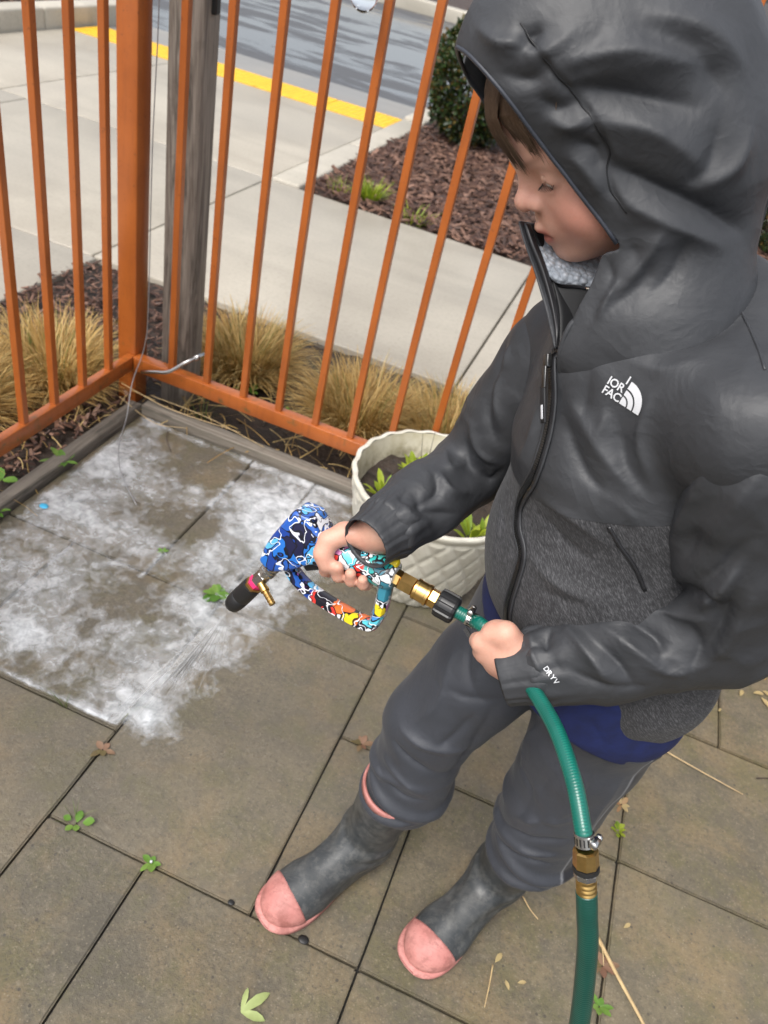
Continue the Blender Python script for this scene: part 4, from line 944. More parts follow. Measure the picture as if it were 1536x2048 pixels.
# ---- blue shirt tail under the jacket
g = SDF((-.10, .55, .56), (.38, 1.02, .82), .0036)
g.chain([PELV + (.004, .0, -.05), PELV, BELLY], [.114, .116, .105], .05, sq=(LT_, 1.21)); g.cone(HIPL + (.003, .004, -.03), HIPL + (-.01, .004, .10), .094, .078, .03); g.plane((.05, .7, .690), nv((-.36, .05, -1)), .002)
V, F = g.mesh(); V, F = cloth('shirt', V, F, None, small=.002)
wear('shirt', V, F, M['shirt'])
# ---- boots
SOLE = [(0, -.002), (.026, .006), (.035, .035), (.033, .075), (.036, .115), (.046, .160), (.050, .200), (.044, .236), (.026, .260), (0, .266), (-.024, .260), (-.041, .238), (-.047, .200), (-.042, .155), (-.033, .115), (-.031, .075), (-.034, .035), (-.026, .006)]
def boot(toe, heel, top, mirror, label):
    toe = np.array((*toe, 0.)); heel = np.array((*heel, 0.)); Y = nv(toe - heel); X = np.cross(Y, (0, 0, 1)); Z = np.array((0, 0, 1.)); s_ = mirror
    B = lambda x, y, z: heel + X * (x * s_) + Y * y + Z * z
    top = np.array(top); A = np.array([X, Y, Z])
    def up(extra, h=.0026):
        g = SDF(np.minimum(heel, np.minimum(toe, top)) - .09, np.maximum(heel, np.maximum(toe, top)) + .09, h)
        ax = top - B(0, .05, .05)
        g.chain([B(0, .042, .045), B(0, .047, .10), top], [.042 + extra, .045 + extra, .0555 + extra], .02); g.cone(B(0, .055, .075), B(.002, .165, .040), .042 + extra, .038 + extra, .03)
        g.ell(B(.002, .195, .030), A, (.048 + extra, .065 + extra, .038 + extra), .02); g.cone(B(0, .04, .03), B(.002, .17, .02), .035 + extra, .043 + extra, .015)
        g.plane((0, 0, .012), (0, 0, -1), .002)
        return g, nv(ax)
    root = empty('boot', tuple(heel - PB)); root.parent = person; root['label'] = label
    rb = heel
    g, ax = up(0); g.plane(top, ax, .002)
    g.cone(B(0, .047, .14), top + ax * .03, .036, .051, .0, 's')
    V, F = g.mesh(); V = relax(V, F, 2, .5)
    # crease rings at the ankle
    N = vnormals(V, F); q = (V - B(0, .05, .095)) @ nv(ax); V = V + N * (.0016 * np.sin(q * 190) * np.exp(-(q / .03) ** 2))[:, None]
    smooth_obj('upper', V, F, M['rubber'], root, rb)
    g, _ = up(.0022); g.plane(B(0, .196, 0), -nv(Y * 1 + X * s_ * .10 + Z * -.25), .004)
    V, F = g.mesh(); smooth_obj('toe_cap', relax(V, F, 2, .5), F, M['bootpink'], root, rb)
    out = catmull(SOLE, 5, True); n = len(out); V, F = [], []; ce = np.array((0, .13))
    for (z, sc_) in ((.0005, .955), (.004, .99), (.010, 1.015), (.0115, 1.0), (.013, 1.025), (.020, 1.03), (.0225, 1.0), (.024, .93)):
        for p in out:
            p2 = ce + (p - ce) * sc_; V.append(B(p2[0], p2[1], z + .006 * max(0, (p2[1] - .2) / .06) ** 2 * (z < .02)) - rb)
    m_ = 8
    for i in range(m_ - 1):
        for k in range(n): F.append((i * n + k, i * n + (k + 1) % n, (i + 1) * n + (k + 1) % n, (i + 1) * n + k))
    F.append(tuple(range(n))); F.append(tuple((m_ - 1) * n + k for k in range(n)))
    so = mesh_obj('sole', np.array(V), F, M['bootpink'], root, True)
    u, w = frame_from(Vector(ax)); u, w = np.array(u), np.array(w); V, F = [], []; n = 48
    for (d, r) in ((-.014, .0545), (-.0135, .0565), (.0, .0572), (.002, .056), (.002, .0525), (-.003, .0520)):
        for k in range(n): th = 2 * math.pi * k / n; V.append(top + ax * d + (u * math.cos(th) + w * math.sin(th)) * r - rb)
    for i in range(5):
        for k in range(n): F.append((i * n + k, i * n + (k + 1) % n, (i + 1) * n + (k + 1) % n, (i + 1) * n + k))
    mesh_obj('top_band', np.array(V), F, M['bootpink'], root, True)
    return root
boot((-.140, .588), (-.006, .818), (-.013, .758, .283), 1, 'grey rubber boot with pink toe, the one further forward in the frame')
boot((.112, .630), (.236, .862), (.224, .768, .268), -1, 'grey rubber boot with pink toe, the one beside the hanging hose')
# ---- jacket trim: zip, pocket, seams, prints
from mathutils.bvhtree import BVHTree
def surf(objs):
    V, F = [], []
    for o in objs:
        n = len(V); V += [tuple(v.co + Vector(PB)) for v in o.data.vertices]; F += [tuple(i + n for i in p.vertices) for p in o.data.polygons]
    return BVHTree.FromPolygons(V, F)
SJ = surf([jk, low]); SL_ = surf([slL])
def snap(b, P, off):
    out, nor = [], []
    for p in P:
        h = b.find_nearest(Vector(p)); n = h[1]
        if n.dot(Vector(p) - Vector(BELLY)) < 0 and b is SJ: n = -n
        out.append(np.array(h[0] + n * off)); nor.append(np.array(n))
    return np.array(out), np.array(nor)
def ribbon(name, P, N, w, mat, parent, th=.0012):
    V, F = [], []
    for i in range(len(P)):
        t_ = nv(P[min(i + 1, len(P) - 1)] - P[max(i - 1, 0)]); s_ = nv(np.cross(t_, N[i]))
        for k, (a, b) in enumerate(((-1, -.5), (-.8, 1), (0, 1.1), (.8, 1), (1, -.5))): V.append(P[i] + s_ * a * w + N[i] * b * th - PB)
    for i in range(len(P) - 1):
        for k in range(4): F.append((i * 5 + k, i * 5 + k + 1, (i + 1) * 5 + k + 1, (i + 1) * 5 + k))
    return mesh_obj(name, np.array(V), F, mat, parent, True)
zp = catmull([(-.0195, .7145, 1.0945)] + L_ZIP, 10); ZP, ZN = snap(SJ, zp, .001)
for _ in range(4): ZP[1:-1] = ZP[1:-1] * .5 + (ZP[2:] + ZP[:-2]) * .25; ZN[1:-1] = ZN[1:-1] * .5 + (ZN[2:] + ZN[:-2]) * .25
zipo = ribbon('zipper', ZP, ZN, .0066, M['zip'], jk, .0012); zipo['label'] = 'dark front zip of the jacket'
for sd_ in (-1, 1):
    c_ = []
    for i in range(len(ZP)): t_ = nv(ZP[min(i + 1, len(ZP) - 1)] - ZP[max(i - 1, 0)]); c_.append(ZP[i] + nv(np.cross(t_, ZN[i])) * sd_ * .0062 + ZN[i] * .0004 - PB)
    tube('piping', [tuple(p) for p in c_], .0016, M['nylon'], zipo, 6)
tv, tf = [], []
Ls = np.concatenate([[0], np.cumsum(np.linalg.norm(np.diff(ZP, axis=0), axis=1))])
for q in np.arange(0, Ls[-1], .0026):
    i = min(np.searchsorted(Ls, q, 'right') - 1, len(ZP) - 2); f_ = (q - Ls[i]) / max(Ls[i + 1] - Ls[i], 1e-6); p = ZP[i] * (1 - f_) + ZP[i + 1] * f_; t_ = nv(ZP[i + 1] - ZP[i]); s_ = nv(np.cross(t_, ZN[i])); b = len(tv)
    for (x, y, z) in ((-1, -1, 0), (1, -1, 0), (1, 1, 0), (-1, 1, 0), (-1, -1, 1), (1, -1, 1), (1, 1, 1), (-1, 1, 1)): tv.append(p + s_ * x * .0024 + t_ * y * .0008 + ZN[i] * (.0022 + z * .0012) - PB)
    tf += [(b + 4, b + 5, b + 6, b + 7), (b, b + 1, b + 5, b + 4), (b + 1, b + 2, b + 6, b + 5), (b + 2, b + 3, b + 7, b + 6), (b + 3, b, b + 4, b + 7)]
mesh_obj('teeth', np.array(tv), tf, M['darkmetal'], zipo)
# slider and pull
p0, n0 = ZP[13], ZN[13]; t0 = nv(ZP[18] - ZP[11]); s0 = nv(np.cross(t0, n0))
def obox(name, c, ex, ey, ez, a, b, d, mat, parent, bev=.001):
    bm = box_bm(-a, a, -b, b, -d, d, bev, 2); R3 = Matrix((Vector(ex), Vector(ey), Vector(ez))).transposed()
    for v in bm.verts: v.co = R3 @ v.co + Vector(c - PB)
    return bm_obj(name, bm, mat, parent, True)
obox('zip_slider', p0 + n0 * .005, s0, t0, n0, .0042, .0065, .0028, M['darkmetal'], zipo)
obox('zip_pull', p0 + n0 * .008 + t0 * .016, s0, t0, n0, .0032, .011, .0011, M['darkmetal'], zipo)
obox('pull_tab', p0 + n0 * .0075 + t0 * .042, s0, nv(t0 - s0 * .12), n0, .0042, .019, .0013, M['lining'], zipo)
obox('pull_print', p0 + n0 * .0092 + t0 * .050 - s0 * .001, s0, nv(t0 - s0 * .12), n0, .0016, .007, .0003, M['print'], zipo, .0001)
def seam(name, L, r, off, mat, par, b=SJ, n=8):
    P, N = snap(b, catmull(L, n), off); 
    for _ in range(2): P[1:-1] = P[1:-1] * .5 + (P[2:] + P[:-2]) * .25
    return tube(name, [tuple(p - PB) for p in P], r, mat, par, 6), P, N
seam('shoulder_piping', L_SHOULDERSEAM, .0013, .0002, M['nylon'], jk)
SH_ = surf([hood])
seam('brim_seam', L_BRIM, .0010, -.0006, M['lining'], jk, b=SH_)
seam('pocket_zip', L_POCKET, .0022, .0006, M['zip'], low)
# stitched hood seam: a cord with short stitches across
_, P, N = seam('hood_seam', L_SEAMHOOD, .0018, .0010, M['nylon'], jk, n=12)
tv, tf = [], []; Ls = np.concatenate([[0], np.cumsum(np.linalg.norm(np.diff(P, axis=0), axis=1))])
for q in np.arange(.002, Ls[-1], .0042):
    i = min(np.searchsorted(Ls, q, 'right') - 1, len(P) - 2); f_ = (q - Ls[i]) / (Ls[i + 1] - Ls[i]); p = P[i] * (1 - f_) + P[i + 1] * f_; t_ = nv(P[i + 1] - P[i]); s_ = nv(np.cross(t_, N[i])); b = len(tv)
    for (x, y, z) in ((-1, -1, 0), (1, -1, 0), (1, 1, 0), (-1, 1, 0), (-.8, -1, 1), (.8, -1, 1), (.8, 1, 1), (-.8, 1, 1)): tv.append(p + s_ * x * .0030 + t_ * y * .0007 + N[i] * (.0008 + z * .0014) - PB)
    tf += [(b + 4, b + 5, b + 6, b + 7), (b, b + 1, b + 5, b + 4), (b + 1, b + 2, b + 6, b + 5), (b + 2, b + 3, b + 7, b + 6), (b + 3, b, b + 4, b + 7)]
mesh_obj('stitches', np.array(tv), tf, M['binding'], jk)
# prints: flat lettering and arcs laid on the cloth
def text_mesh(body, size):
    cu = bpy.data.curves.new('print_text', 'FONT'); cu.body = body; cu.size = size; cu.resolution_u = 3; cu.space_character = .95; cu.offset = size * .02
    ob = bpy.data.objects.new('tmp', cu); COL.objects.link(ob); bpy.context.view_layer.update(); me = bpy.data.meshes.new_from_object(ob.evaluated_get(bpy.context.evaluated_depsgraph_get()))
    V = np.array([v.co[:2] for v in me.vertices]); F = [tuple(p.vertices) for p in me.polygons]; bpy.data.objects.remove(ob); return V, F
def lay(name, items, O, ex, ey, bvh, parent, off=.0010, mat='print'):
    V, F = [], []
    nrm_ = nv(np.cross(ex, ey)); 
    if nrm_ @ (np.array((0, 0, CAMZ)) - O) < 0: nrm_ = -nrm_
    for (v, f) in items:
        b = len(V)
        for p in v:
            q = O + ex * p[0] + ey * p[1]; h = bvh.ray_cast(Vector(q + nrm_ * .03), Vector(-nrm_)); q = (np.array(h[0]) if h[0] is not None else q) + nrm_ * off; V.append(q - PB)
        F += [tuple(i + b for i in t_) for t_ in f]
    return mesh_obj(name, np.array(V), F, M[mat], parent)
def arc(r0, r1, a0, a1, n=12):
    v = []
    for i in range(n + 1): a = R_(a0 + (a1 - a0) * i / n); v += [(math.cos(a) * r0, math.sin(a) * r0), (math.cos(a) * r1, math.sin(a) * r1)]
    return v, [(2 * i, 2 * i + 1, 2 * i + 3, 2 * i + 2) for i in range(n)]
def shift(it, dx, dy, sc=1): v, f = it; return [(p[0] * sc + dx, p[1] * sc + dy) for p in v], f
EX = nv(np.array(L_LOGOX[1]) - np.array(L_LOGOX[0])); NJ = nv(np.array((0, 0, CAMZ)) - np.array((.052, .68, 1.09))); EY = nv(np.cross(NJ, EX)); NJ = nv(np.cross(EX, EY))
LO = np.array((.0525, .6790, 1.0855))
items = [shift(arc(.0000, .0068, 0, 90), .001, -.006), shift(arc(.0082, .0130, 0, 90), .001, -.006), shift(arc(.0145, .0215, 0, 90), .001, -.006)]
for body, x, y in (('I', -.0035, .0115), ('IOR', -.0185, .0030), ('FAC', -.0185, -.0060)): v, f = text_mesh(body, .0105); items.append(shift((v, f), x, y))
lay('chest_logo', items, LO, EX, EY, SJ, jk)['label'] = 'silver-white chest logo with quarter arcs and letters'
d0, d1 = np.array(L_DRY[0]), np.array(L_DRY[-1]); EX = nv(d1 - d0); nn = nv(np.array((0, 0, CAMZ)) - d0); EY = nv(np.cross(nn, EX))
items = []; x_ = 0
for ch in ('D', 'R', 'Y', 'V'): v, f = text_mesh(ch, .0078); items.append(shift((v, f), x_, -.001)); x_ += .0056
lay('cuff_print', items, d0, EX, EY, SL_, slL, .0012)
# ---- hair fringe, brows, lashes, eyes
M['hair'] = m_leaf('brown_hair', [(.06, .034, .02), (.15, .092, .056), (.11, .066, .04), (.22, .145, .09)], .4)
def strands(name, S_, r, mat, parent=person, seg=5):
    V, F = [], []
    for P in S_:
        P = catmull(P, 2); b = len(V); m_ = len(P)
        for i, p in enumerate(P):
            t_ = nv(P[min(i + 1, m_ - 1)] - P[max(i - 1, 0)]); a = nv(np.cross(t_, HL + .01)); c = np.cross(t_, a); rr = r * (1 - .85 * (i / (m_ - 1)) ** 2)
            for k in range(3): V.append(p + (a * math.cos(k * 2.094) + c * math.sin(k * 2.094)) * rr - PB)
        for i in range(m_ - 1):
            for k in range(3): F.append((b + i * 3 + k, b + i * 3 + (k + 1) % 3, b + (i + 1) * 3 + (k + 1) % 3, b + (i + 1) * 3 + k))
    return mesh_obj(name, np.array(V), F, mat, parent, True)
HS_ = []
def fy(x, z): return .0835 - 7.0 * x * x - 3.2 * max(0, z - .05) ** 2 * 3     # forehead front
lock = [(-.045 + .0105 * k + (random.random() - .5) * .006, .004 + .018 * random.random() + (.014 if k > 6 else 0), .003 + .010 * random.random()) for k in range(10)]
for i in range(900):
    k = random.randrange(10); lx, tz, out = lock[k]; x0 = lx + random.gauss(0, .006); x1 = lx + random.gauss(0, .0028) + .004; dz = random.gauss(0, .004)
    z1 = tz + dz + abs(random.gauss(0, .004))
    HS_.append([hd(x0 * .95, fy(x0, .098) - .004, .103), hd(x0, fy(x0, .085) + .007 + out * .3, .086), hd((x0 + x1) / 2, fy((x0 + x1) / 2, .06) + .007 + out * .6, .062), hd(x1, fy(x1, .045) + .005 + out * .6, (z1 + .062) / 2), hd(x1 + random.gauss(0, .0012), fy(x1, .03) + .003 + out * .35, z1)])
for i in range(180):
    x0 = .050 + random.gauss(0, .005); e = random.gauss(0, .002); HS_.append([hd(x0, .045, .085), hd(x0 + .004, .052, .065), hd(x0 + .003 + e, .058, .05), hd(x0 + e, .060, .036 + random.gauss(0, .004))])
ho = strands('hair', HS_, .00042, M['hair']); ho['label'] = 'brown fringe showing under the hood'
for s_ in (1, -1):
    LS = []
    for k in range(16):
        f_ = k / 15; x = .0205 + .022 * f_; y0 = .0655 + math.sqrt(max(0, .0146 ** 2 - (x - .031) ** 2 - .0002 ** 2)) - .0006; z0 = -.0052 - .0012 * abs(f_ - .45) * 2
        LS.append([hd(s_ * x, y0 - .0005, z0), hd(s_ * (x + .0012 * (f_ - .4)), y0 + .003, z0 - .0022), hd(s_ * (x + .003 * (f_ - .4)), y0 + .0055, z0 - .0028)])
    strands('eyelash', LS, .00030, M['twig'])
for s_ in (1, -1):
    BS = []
    for k in range(110):
        f_ = random.random(); x = .012 + .032 * f_; z = .0125 + .0055 * math.sin(f_ * 2.4) + random.gauss(0, .0014); y = .0855 - 11.5 * (x - .006) ** 2 - .002; BS.append([hd(s_ * x, y - .003, z), hd(s_ * (x + .003), y + .0006 - .002 * f_, z + .0014), hd(s_ * (x + .006), y - .0004 - .004 * f_, z + .0012)])
    strands('eyebrow', BS, .00028, M['hair'])
t = NT('eye'); v = t.attr('iris').outputs['Color']; i_ = t.sep(v, 'X'); t.P(col=t.ramp(i_, [(0, (.005, .004, .004)), (.25, (.01, .008, .006)), (.3, (.06, .03, .015)), (.62, (.04, .02, .012)), (.7, (.62, .55, .52))]), rough=.08, coat=.6); M['eye'] = t.m
for s_ in (1, -1):
    bm = bmesh.new(); bmesh.ops.create_uvsphere(bm, u_segments=24, v_segments=16, radius=.0120); c_ = hd(s_ * .031, .0655, -.004)
    for v in bm.verts: v.co += Vector(c_ - PB)
    eo = bm_obj('eye', bm, M['eye'], person, True); g_ = nv(HF * .82 - HU * .56 - HL * s_ * .05); a_ = np.ones((len(eo.data.vertices), 4), np.float32)
    for i, v in enumerate(eo.data.vertices): a_[i, 0] = math.acos(max(-1, min(1, float(nv(np.array(v.co) + PB - c_) @ g_)))) / .75
    eo.data.color_attributes.new('iris', 'FLOAT_COLOR', 'POINT').data.foreach_set('color', a_.ravel())
# ================================================================ spray gun, couplings and hose
G1 = nv((.9903, -.0797, .1138)); G2 = nv((.0954, -.2055, -.974)); G2 = nv(G2 - G1 * (G1 @ G2)); G3 = np.cross(G1, G2)
def gp(a, b, c=0.0): return GA + G1 * a + G2 * b + G3 * c
def m_graffiti():
    t = NT('graffiti_wrap'); v = t.obj(); d = t.t.nodes.new('ShaderNodeVectorMath'); d.operation = 'MULTIPLY_ADD'
    t.set(d.inputs[0], t.noisec(v, 34, 2)); d.inputs[1].default_value = (.05, .05, .05); t.set(d.inputs[2], v); w = d.outputs[0]
    cell = t.voro(w, 48, 'F1', 'Color'); h = t.sep(cell, 'X'); edge = t.voro(w, 48, 'DISTANCE_TO_EDGE', 'Distance')
    blues = t.ramp(h, [(0, (.01, .05, .28)), (.22, (.02, .16, .55)), (.42, (.01, .012, .05)), (.55, (.10, .42, .72)), (.72, (.02, .10, .42)), (.84, (.30, .10, .42)), (.93, (.75, .78, .82))], 'CONSTANT')
    reds = t.ramp(h, [(0, (.62, .04, .03)), (.2, (.75, .16, .03)), (.36, (.72, .72, .74)), (.5, (.06, .28, .62)), (.62, (.78, .60, .02)), (.74, (.55, .20, .42)), (.86, (.012, .012, .02)), (.94, (.10, .50, .62))], 'CONSTANT')
    teal = t.ramp(h, [(0, (.03, .42, .40)), (.25, (.10, .55, .52)), (.5, (.04, .22, .30)), (.7, (.75, .78, .8)), (.85, (.02, .02, .04))], 'CONSTANT')
    x = t.sep(v, 'X'); z = t.sep(v, 'Z')
    c = t.mix(t.ramp(t.math('ADD', t.math('MULTIPLY', t.noise(v, 30), .02), x), [(.498, 0), (.5, 1)]) if False else t.rng(t.math('ADD', x, t.math('MULTIPLY', t.noise(v, 40), .02)), .003, .006), blues, reds)
    c = t.mix(t.math('MULTIPLY', t.rng(t.math('ADD', x, t.math('MULTIPLY', t.noise(v, 40), .015)), .058, .060), t.rng(z, -.03, -.028)), c, teal)
    c = t.mix(t.ramp(edge, [(.035, 1), (.055, 0)]), c, (.006, .006, .012))
    ln = t.noise(w, 46, 1.5, .4); ln2 = t.math('ABSOLUTE', t.math('SUBTRACT', ln, .5)); c = t.mix(t.ramp(ln2, [(.012, 1), (.02, 0)]), c, (.78, .80, .84)); c = t.mix(t.math('MULTIPLY', t.ramp(t.math('ABSOLUTE', t.math('SUBTRACT', ln, .535)), [(.008, 1), (.013, 0)]), 1), c, (.005, .005, .01))
    t.P(col=c, rough=.3, coat=.5, coatr=.12, normal=t.bump(t.noise(v, 500, 2), .05, .0003)); return t.m
M['graf'] = m_graffiti()
GB0 = GA.copy()
gun = empty('spray_gun', tuple(GB0)); tag(gun, 'pressure spray gun wrapped in colourful graffiti print with a black nozzle', 'spray gun')
def gobj(name, V, F, mat, parent=gun, smooth=False): return mesh_obj(name, np.array(V) - GB0, F, mat, parent, smooth)
def extrude_prof(name, prof, h, mat, bev=.006, parent=gun, c0=0.0):
    bm = bmesh.new(); prof = np.array(prof); vs = [[bm.verts.new(tuple(gp(a, b, c0 + s * h) - GB0)) for a, b in prof] for s in (-1, 1)]
    n = len(prof); bm.faces.new(vs[0]); bm.faces.new(vs[1][::-1])
    for i in range(n): bm.faces.new((vs[0][i], vs[1][i], vs[1][(i + 1) % n], vs[0][(i + 1) % n]))
    bmesh.ops.recalc_face_normals(bm, faces=bm.faces[:])
    bmesh.ops.bevel(bm, geom=bm.edges[:], offset=bev, segments=3, affect='EDGES', profile=.6)
    o = bm_obj(name, bm, mat, parent, True); o.data.set_sharp_from_angle(angle=R_(45)); return o
extrude_prof('head', [(-.0475, -.0455), (-.0235, -.0435), (-.008, -.025), (.004, -.0205), (.004, .0160), (-.0141, .0175), (-.0428, .038), (-.069, .051), (-.0855, .0385), (-.0802, .018), (-.072, -.0017)], .0215, M['graf'], .006)
extrude_prof('trigger', [(-.034, .026), (-.012, .014), (.030, .0165), (.064, .022), (.060, .026), (.022, .0245), (-.004, .0265), (-.024, .036)], .008, M['blackplastic'], .0022)
def along(name, A, B, prof, mat, facets=None, parent=gun, n=24, rot=0):
    o = lathe(name, A - GB0, B - A, prof, mat, parent, n, True, facets, rot); 
    if not facets: o.data.set_sharp_from_angle(angle=R_(40))
    return o
along('collar_ring', gp(-.002, -.001), gp(.09, .002), [(0, .0175), (.001, .0215), (.008, .0215), (.009, .0180)], simple('orange_ring', (.78, .12, .02), .4))
along('grip', gp(0, -.001), gp(.09, .002), [(0, .0175), (.012, .0180), (.03, .0185), (.05, .0190), (.066, .0198), (.078, .0205), (.086, .0195), (.090, .0165), (.0905, .010)], M['graf'])
along('end_cap', gp(.078, -.017, -.002), gp(.090, -.015, -.002), [(-.002, .004), (0, .0068), (.011, .0068), (.013, .004)], simple('yellow_plastic', (.72, .55, .02), .4))
# guard: swept bar
gl = catmull([(-.050, .040), (-.040, .052), (-.018, .0645), (.016, .0735), (.045, .0785), (.066, .0800), (.0755, .074), (.0795, .055), (.080, .030), (.080, .012)], 5)
V, F = [], []
for i, p in enumerate(gl):
    tn = gl[min(i + 1, len(gl) - 1)] - gl[max(i - 1, 0)]; tn = tn / np.linalg.norm(tn); nm = np.array((-tn[1], tn[0])); wv = .0072 if i < len(gl) * .7 else .0078
    for (a, b) in ((-1, -.6), (-.6, -1), (.6, -1), (1, -.6), (1, .6), (.6, 1), (-.6, 1), (-1, .6)):
        q = p + nm * a * wv; V.append(gp(q[0], q[1], b * .0115))
n = 8
for i in range(len(gl) - 1):
    for k in range(n): F.append((i * n + k, i * n + (k + 1) % n, (i + 1) * n + (k + 1) % n, (i + 1) * n + k))
F += [tuple(range(n)), tuple((len(gl) - 1) * n + k for k in range(n))]
o = gobj('guard', V, F, M['graf'], smooth=True); o.data.set_sharp_from_angle(angle=R_(38))
# nozzle
N0, N1 = gp(-.066, .040), gp(-.129, .137); nl = np.linalg.norm(N1 - N0)
along('swivel', N0, N1, [(0, .0085), (.010, .0085), (.011, .0105), (.015, .0105), (.0155, .0088), (.017, .0088), (.0175, .0108), (.021, .0108), (.022, .0088), (.0235, .0110), (.028, .0110), (.0295, .0085), (.034, .0085)], M['steel'])
along('hex_nut', N0, N1, [(.033, .0086), (.034, .0098), (.050, .0098), (.051, .0086)], M['steel'], 6)
along('pink_ring', N0, N1, [(.050, .0095), (.0505, .0112), (.0555, .0112), (.056, .0100)], M['pink'], 6)
along('brass_nut', N0, N1, [(.056, .0100), (.0565, .0125), (.0610, .0125), (.062, .0110)], M['brass'], 6)
along('nozzle_tip', N0, N1, [(.061, .0110), (.062, .0132), (.088, .0136), (.089, .0130), (.090, .0136), (.104, .0130), (.111, .0112), (.1145, .0080), (.115, .004)], M['blackplastic'])
along('barb', gp(-.086, .080, -.004), gp(-.058, .0965, -.016), [(0, .0055), (.008, .0055), (.0085, .0062), (.013, .0062), (.0135, .0042), (.018, .0048), (.0185, .004), (.023, .0048), (.0235, .004), (.028, .0048), (.0285, .004), (.032, .0046), (.0335, .0036)], M['brass'])
# couplings behind the grip
K0, K1 = gp(.0885, .003), gp(.170, .0175)
along('inlet_nut', K0, K1, [(-.004, .0085), (.0, .0100), (.001, .0112), (.007, .0112), (.008, .0098)], M['brass'], 6)
along('brass_adapter', K0, K1, [(.008, .0105), (.009, .0124), (.026, .0124), (.027, .0105)], M['brass'], 6, rot=.3)
along('quick_coupler', K0, K1, [(.027, .0105), (.028, .0132), (.0315, .0134), (.032, .0128), (.043, .0128), (.0435, .0136), (.047, .0136), (.048, .0110)], M['brass'], n=32)
along('coupler_nut', K0, K1, [(.048, .0105), (.049, .0116), (.060, .0116), (.061, .0100)], M['brass'], 6, rot=.6)
# ribbed black hand knob
ax = nv(K1 - K0); u, w = frame_from(Vector(ax)); u, w = np.array(u), np.array(w); V, F = [], []; n = 72; pr = [(.058, .0130), (.0595, .0168), (.063, .0178), (.080, .0178), (.083, .0166), (.0845, .0125)]
for d, r in pr:
    for k in range(n): th = 2 * math.pi * k / n; V.append(K0 + ax * d + (u * math.cos(th) + w * math.sin(th)) * (r * (1.0 if math.sin(th * 8) > -.25 else .90)))
for i in range(len(pr) - 1):
    for k in range(n): F.append((i * n + k, i * n + (k + 1) % n, (i + 1) * n + (k + 1) % n, (i + 1) * n + k))
F += [tuple(range(n)), tuple((len(pr) - 1) * n + k for k in range(n))]
gobj('hand_knob', V, F, M['blackplastic'])
HS = K0 + ax * .086
# ---- hose
def m_hose(name, a, b, rough):
    t = NT(name); at = t.attr('uv2').outputs['Color']; u_, v_ = t.sep(at, 'X'), t.sep(at, 'Y')
    br = t.math('MULTIPLY', t.math('SINE', t.math('ADD', t.math('MULTIPLY', u_, 1150), t.math('MULTIPLY', v_, 12.566))), t.math('SINE', t.math('SUBTRACT', t.math('MULTIPLY', u_, 1150), t.math('MULTIPLY', v_, 12.566))))
    n = t.noise(t.pos(), 30, 4)
    c = t.mix(t.ramp(br, [(.45, 0), (.7, .55)]), a, b); c = t.mix(t.ramp(n, [(.45, 0), (.7, .3)]), c, tuple(x * .6 for x in a))
    t.P(col=c, rough=rough, normal=t.bump(br, .25, .0006), coat=.2, coatr=.15); return t.m
M['hose'] = m_hose('teal_hose', (.002, .115, .085), (.02, .22, .165), .28); M['hose2'] = m_hose('dark_green_hose', (.004, .055, .040), (.006, .075, .055), .38)
hose = empty('garden_hose', tuple(HS)); tag(hose, 'green hose running from the spray gun through the left hand and hanging down', 'hose')
def hose_run(name, pts, r, mat):
    P = catmull(pts, 14); n = 20; V, F = tube_data([tuple(p - HS) for p in P], r, n); o = mesh_obj(name, V, F, mat, hose, True)
    L = np.concatenate([[0], np.cumsum(np.linalg.norm(np.diff(P, axis=0), axis=1))]); a = np.ones((len(P) * n, 4), np.float32); a[:, 0] = np.repeat(L, n); a[:, 1] = np.tile(np.arange(n) / n, len(P)); a[:, 2] = 0
    ca = o.data.color_attributes.new('uv2', 'FLOAT_COLOR', 'POINT'); ca.data.foreach_set('color', a.ravel()); return P
HP = [HS - ax * .004, HS + ax * .02, (.012, .664, .772), (.040, .652, .770), (.064, .634, .768), (.088, .606, .768), (.119, .556, .779), (.146, .507, .777), (.1655, .474, .762), (.1745, .4635, .750)]
P1_ = hose_run('teal_hose', HP, .0083, M['hose'])
E1 = np.array(P1_[-1]); D1 = nv((.205, .440, .682) - E1)
def hl(name, s0, prof, mat, facets=None, rot=0):
    o = lathe(name, E1 + D1 * s0 - HS, D1, prof, mat, hose, 28, True, facets, rot)
    if not facets: o.data.set_sharp_from_angle(angle=R_(40))
    return o
hl('coupling_nut', .003, [(0, .0092), (.001, .0118), (.017, .0122), (.018, .0105)], M['brass'], 8)
hl('rubber_ring', .021, [(0, .0105), (.0006, .0126), (.0045, .0126), (.005, .0105)], M['blackrubber'])
hl('washer_nut', .0262, [(0, .0105), (.001, .0116), (.006, .0116), (.007, .009)], M['steel'], 8)
pr = [(0, .0088)]
for k in range(6): pr += [(.0008 + k * .0048, .0098), (.0036 + k * .0048, .0098), (.0040 + k * .0048, .0092), (.0047 + k * .0048, .0092)]
pr += [(.030, .0086)]
hl('ribbed_ferrule', .0332, pr, M['brass'])
E2 = E1 + D1 * .062
hose_run('green_hose', [E2 - D1 * .012, E2 + D1 * .012, (.2215, .4305, .642), (.253, .410, .543), (.29, .385, .40), (.34, .37, .22), (.42, .39, .06), (.55, .46, .012), (.75, .50, .012), (1.1, .35, .012)], .0103, M['hose2'])
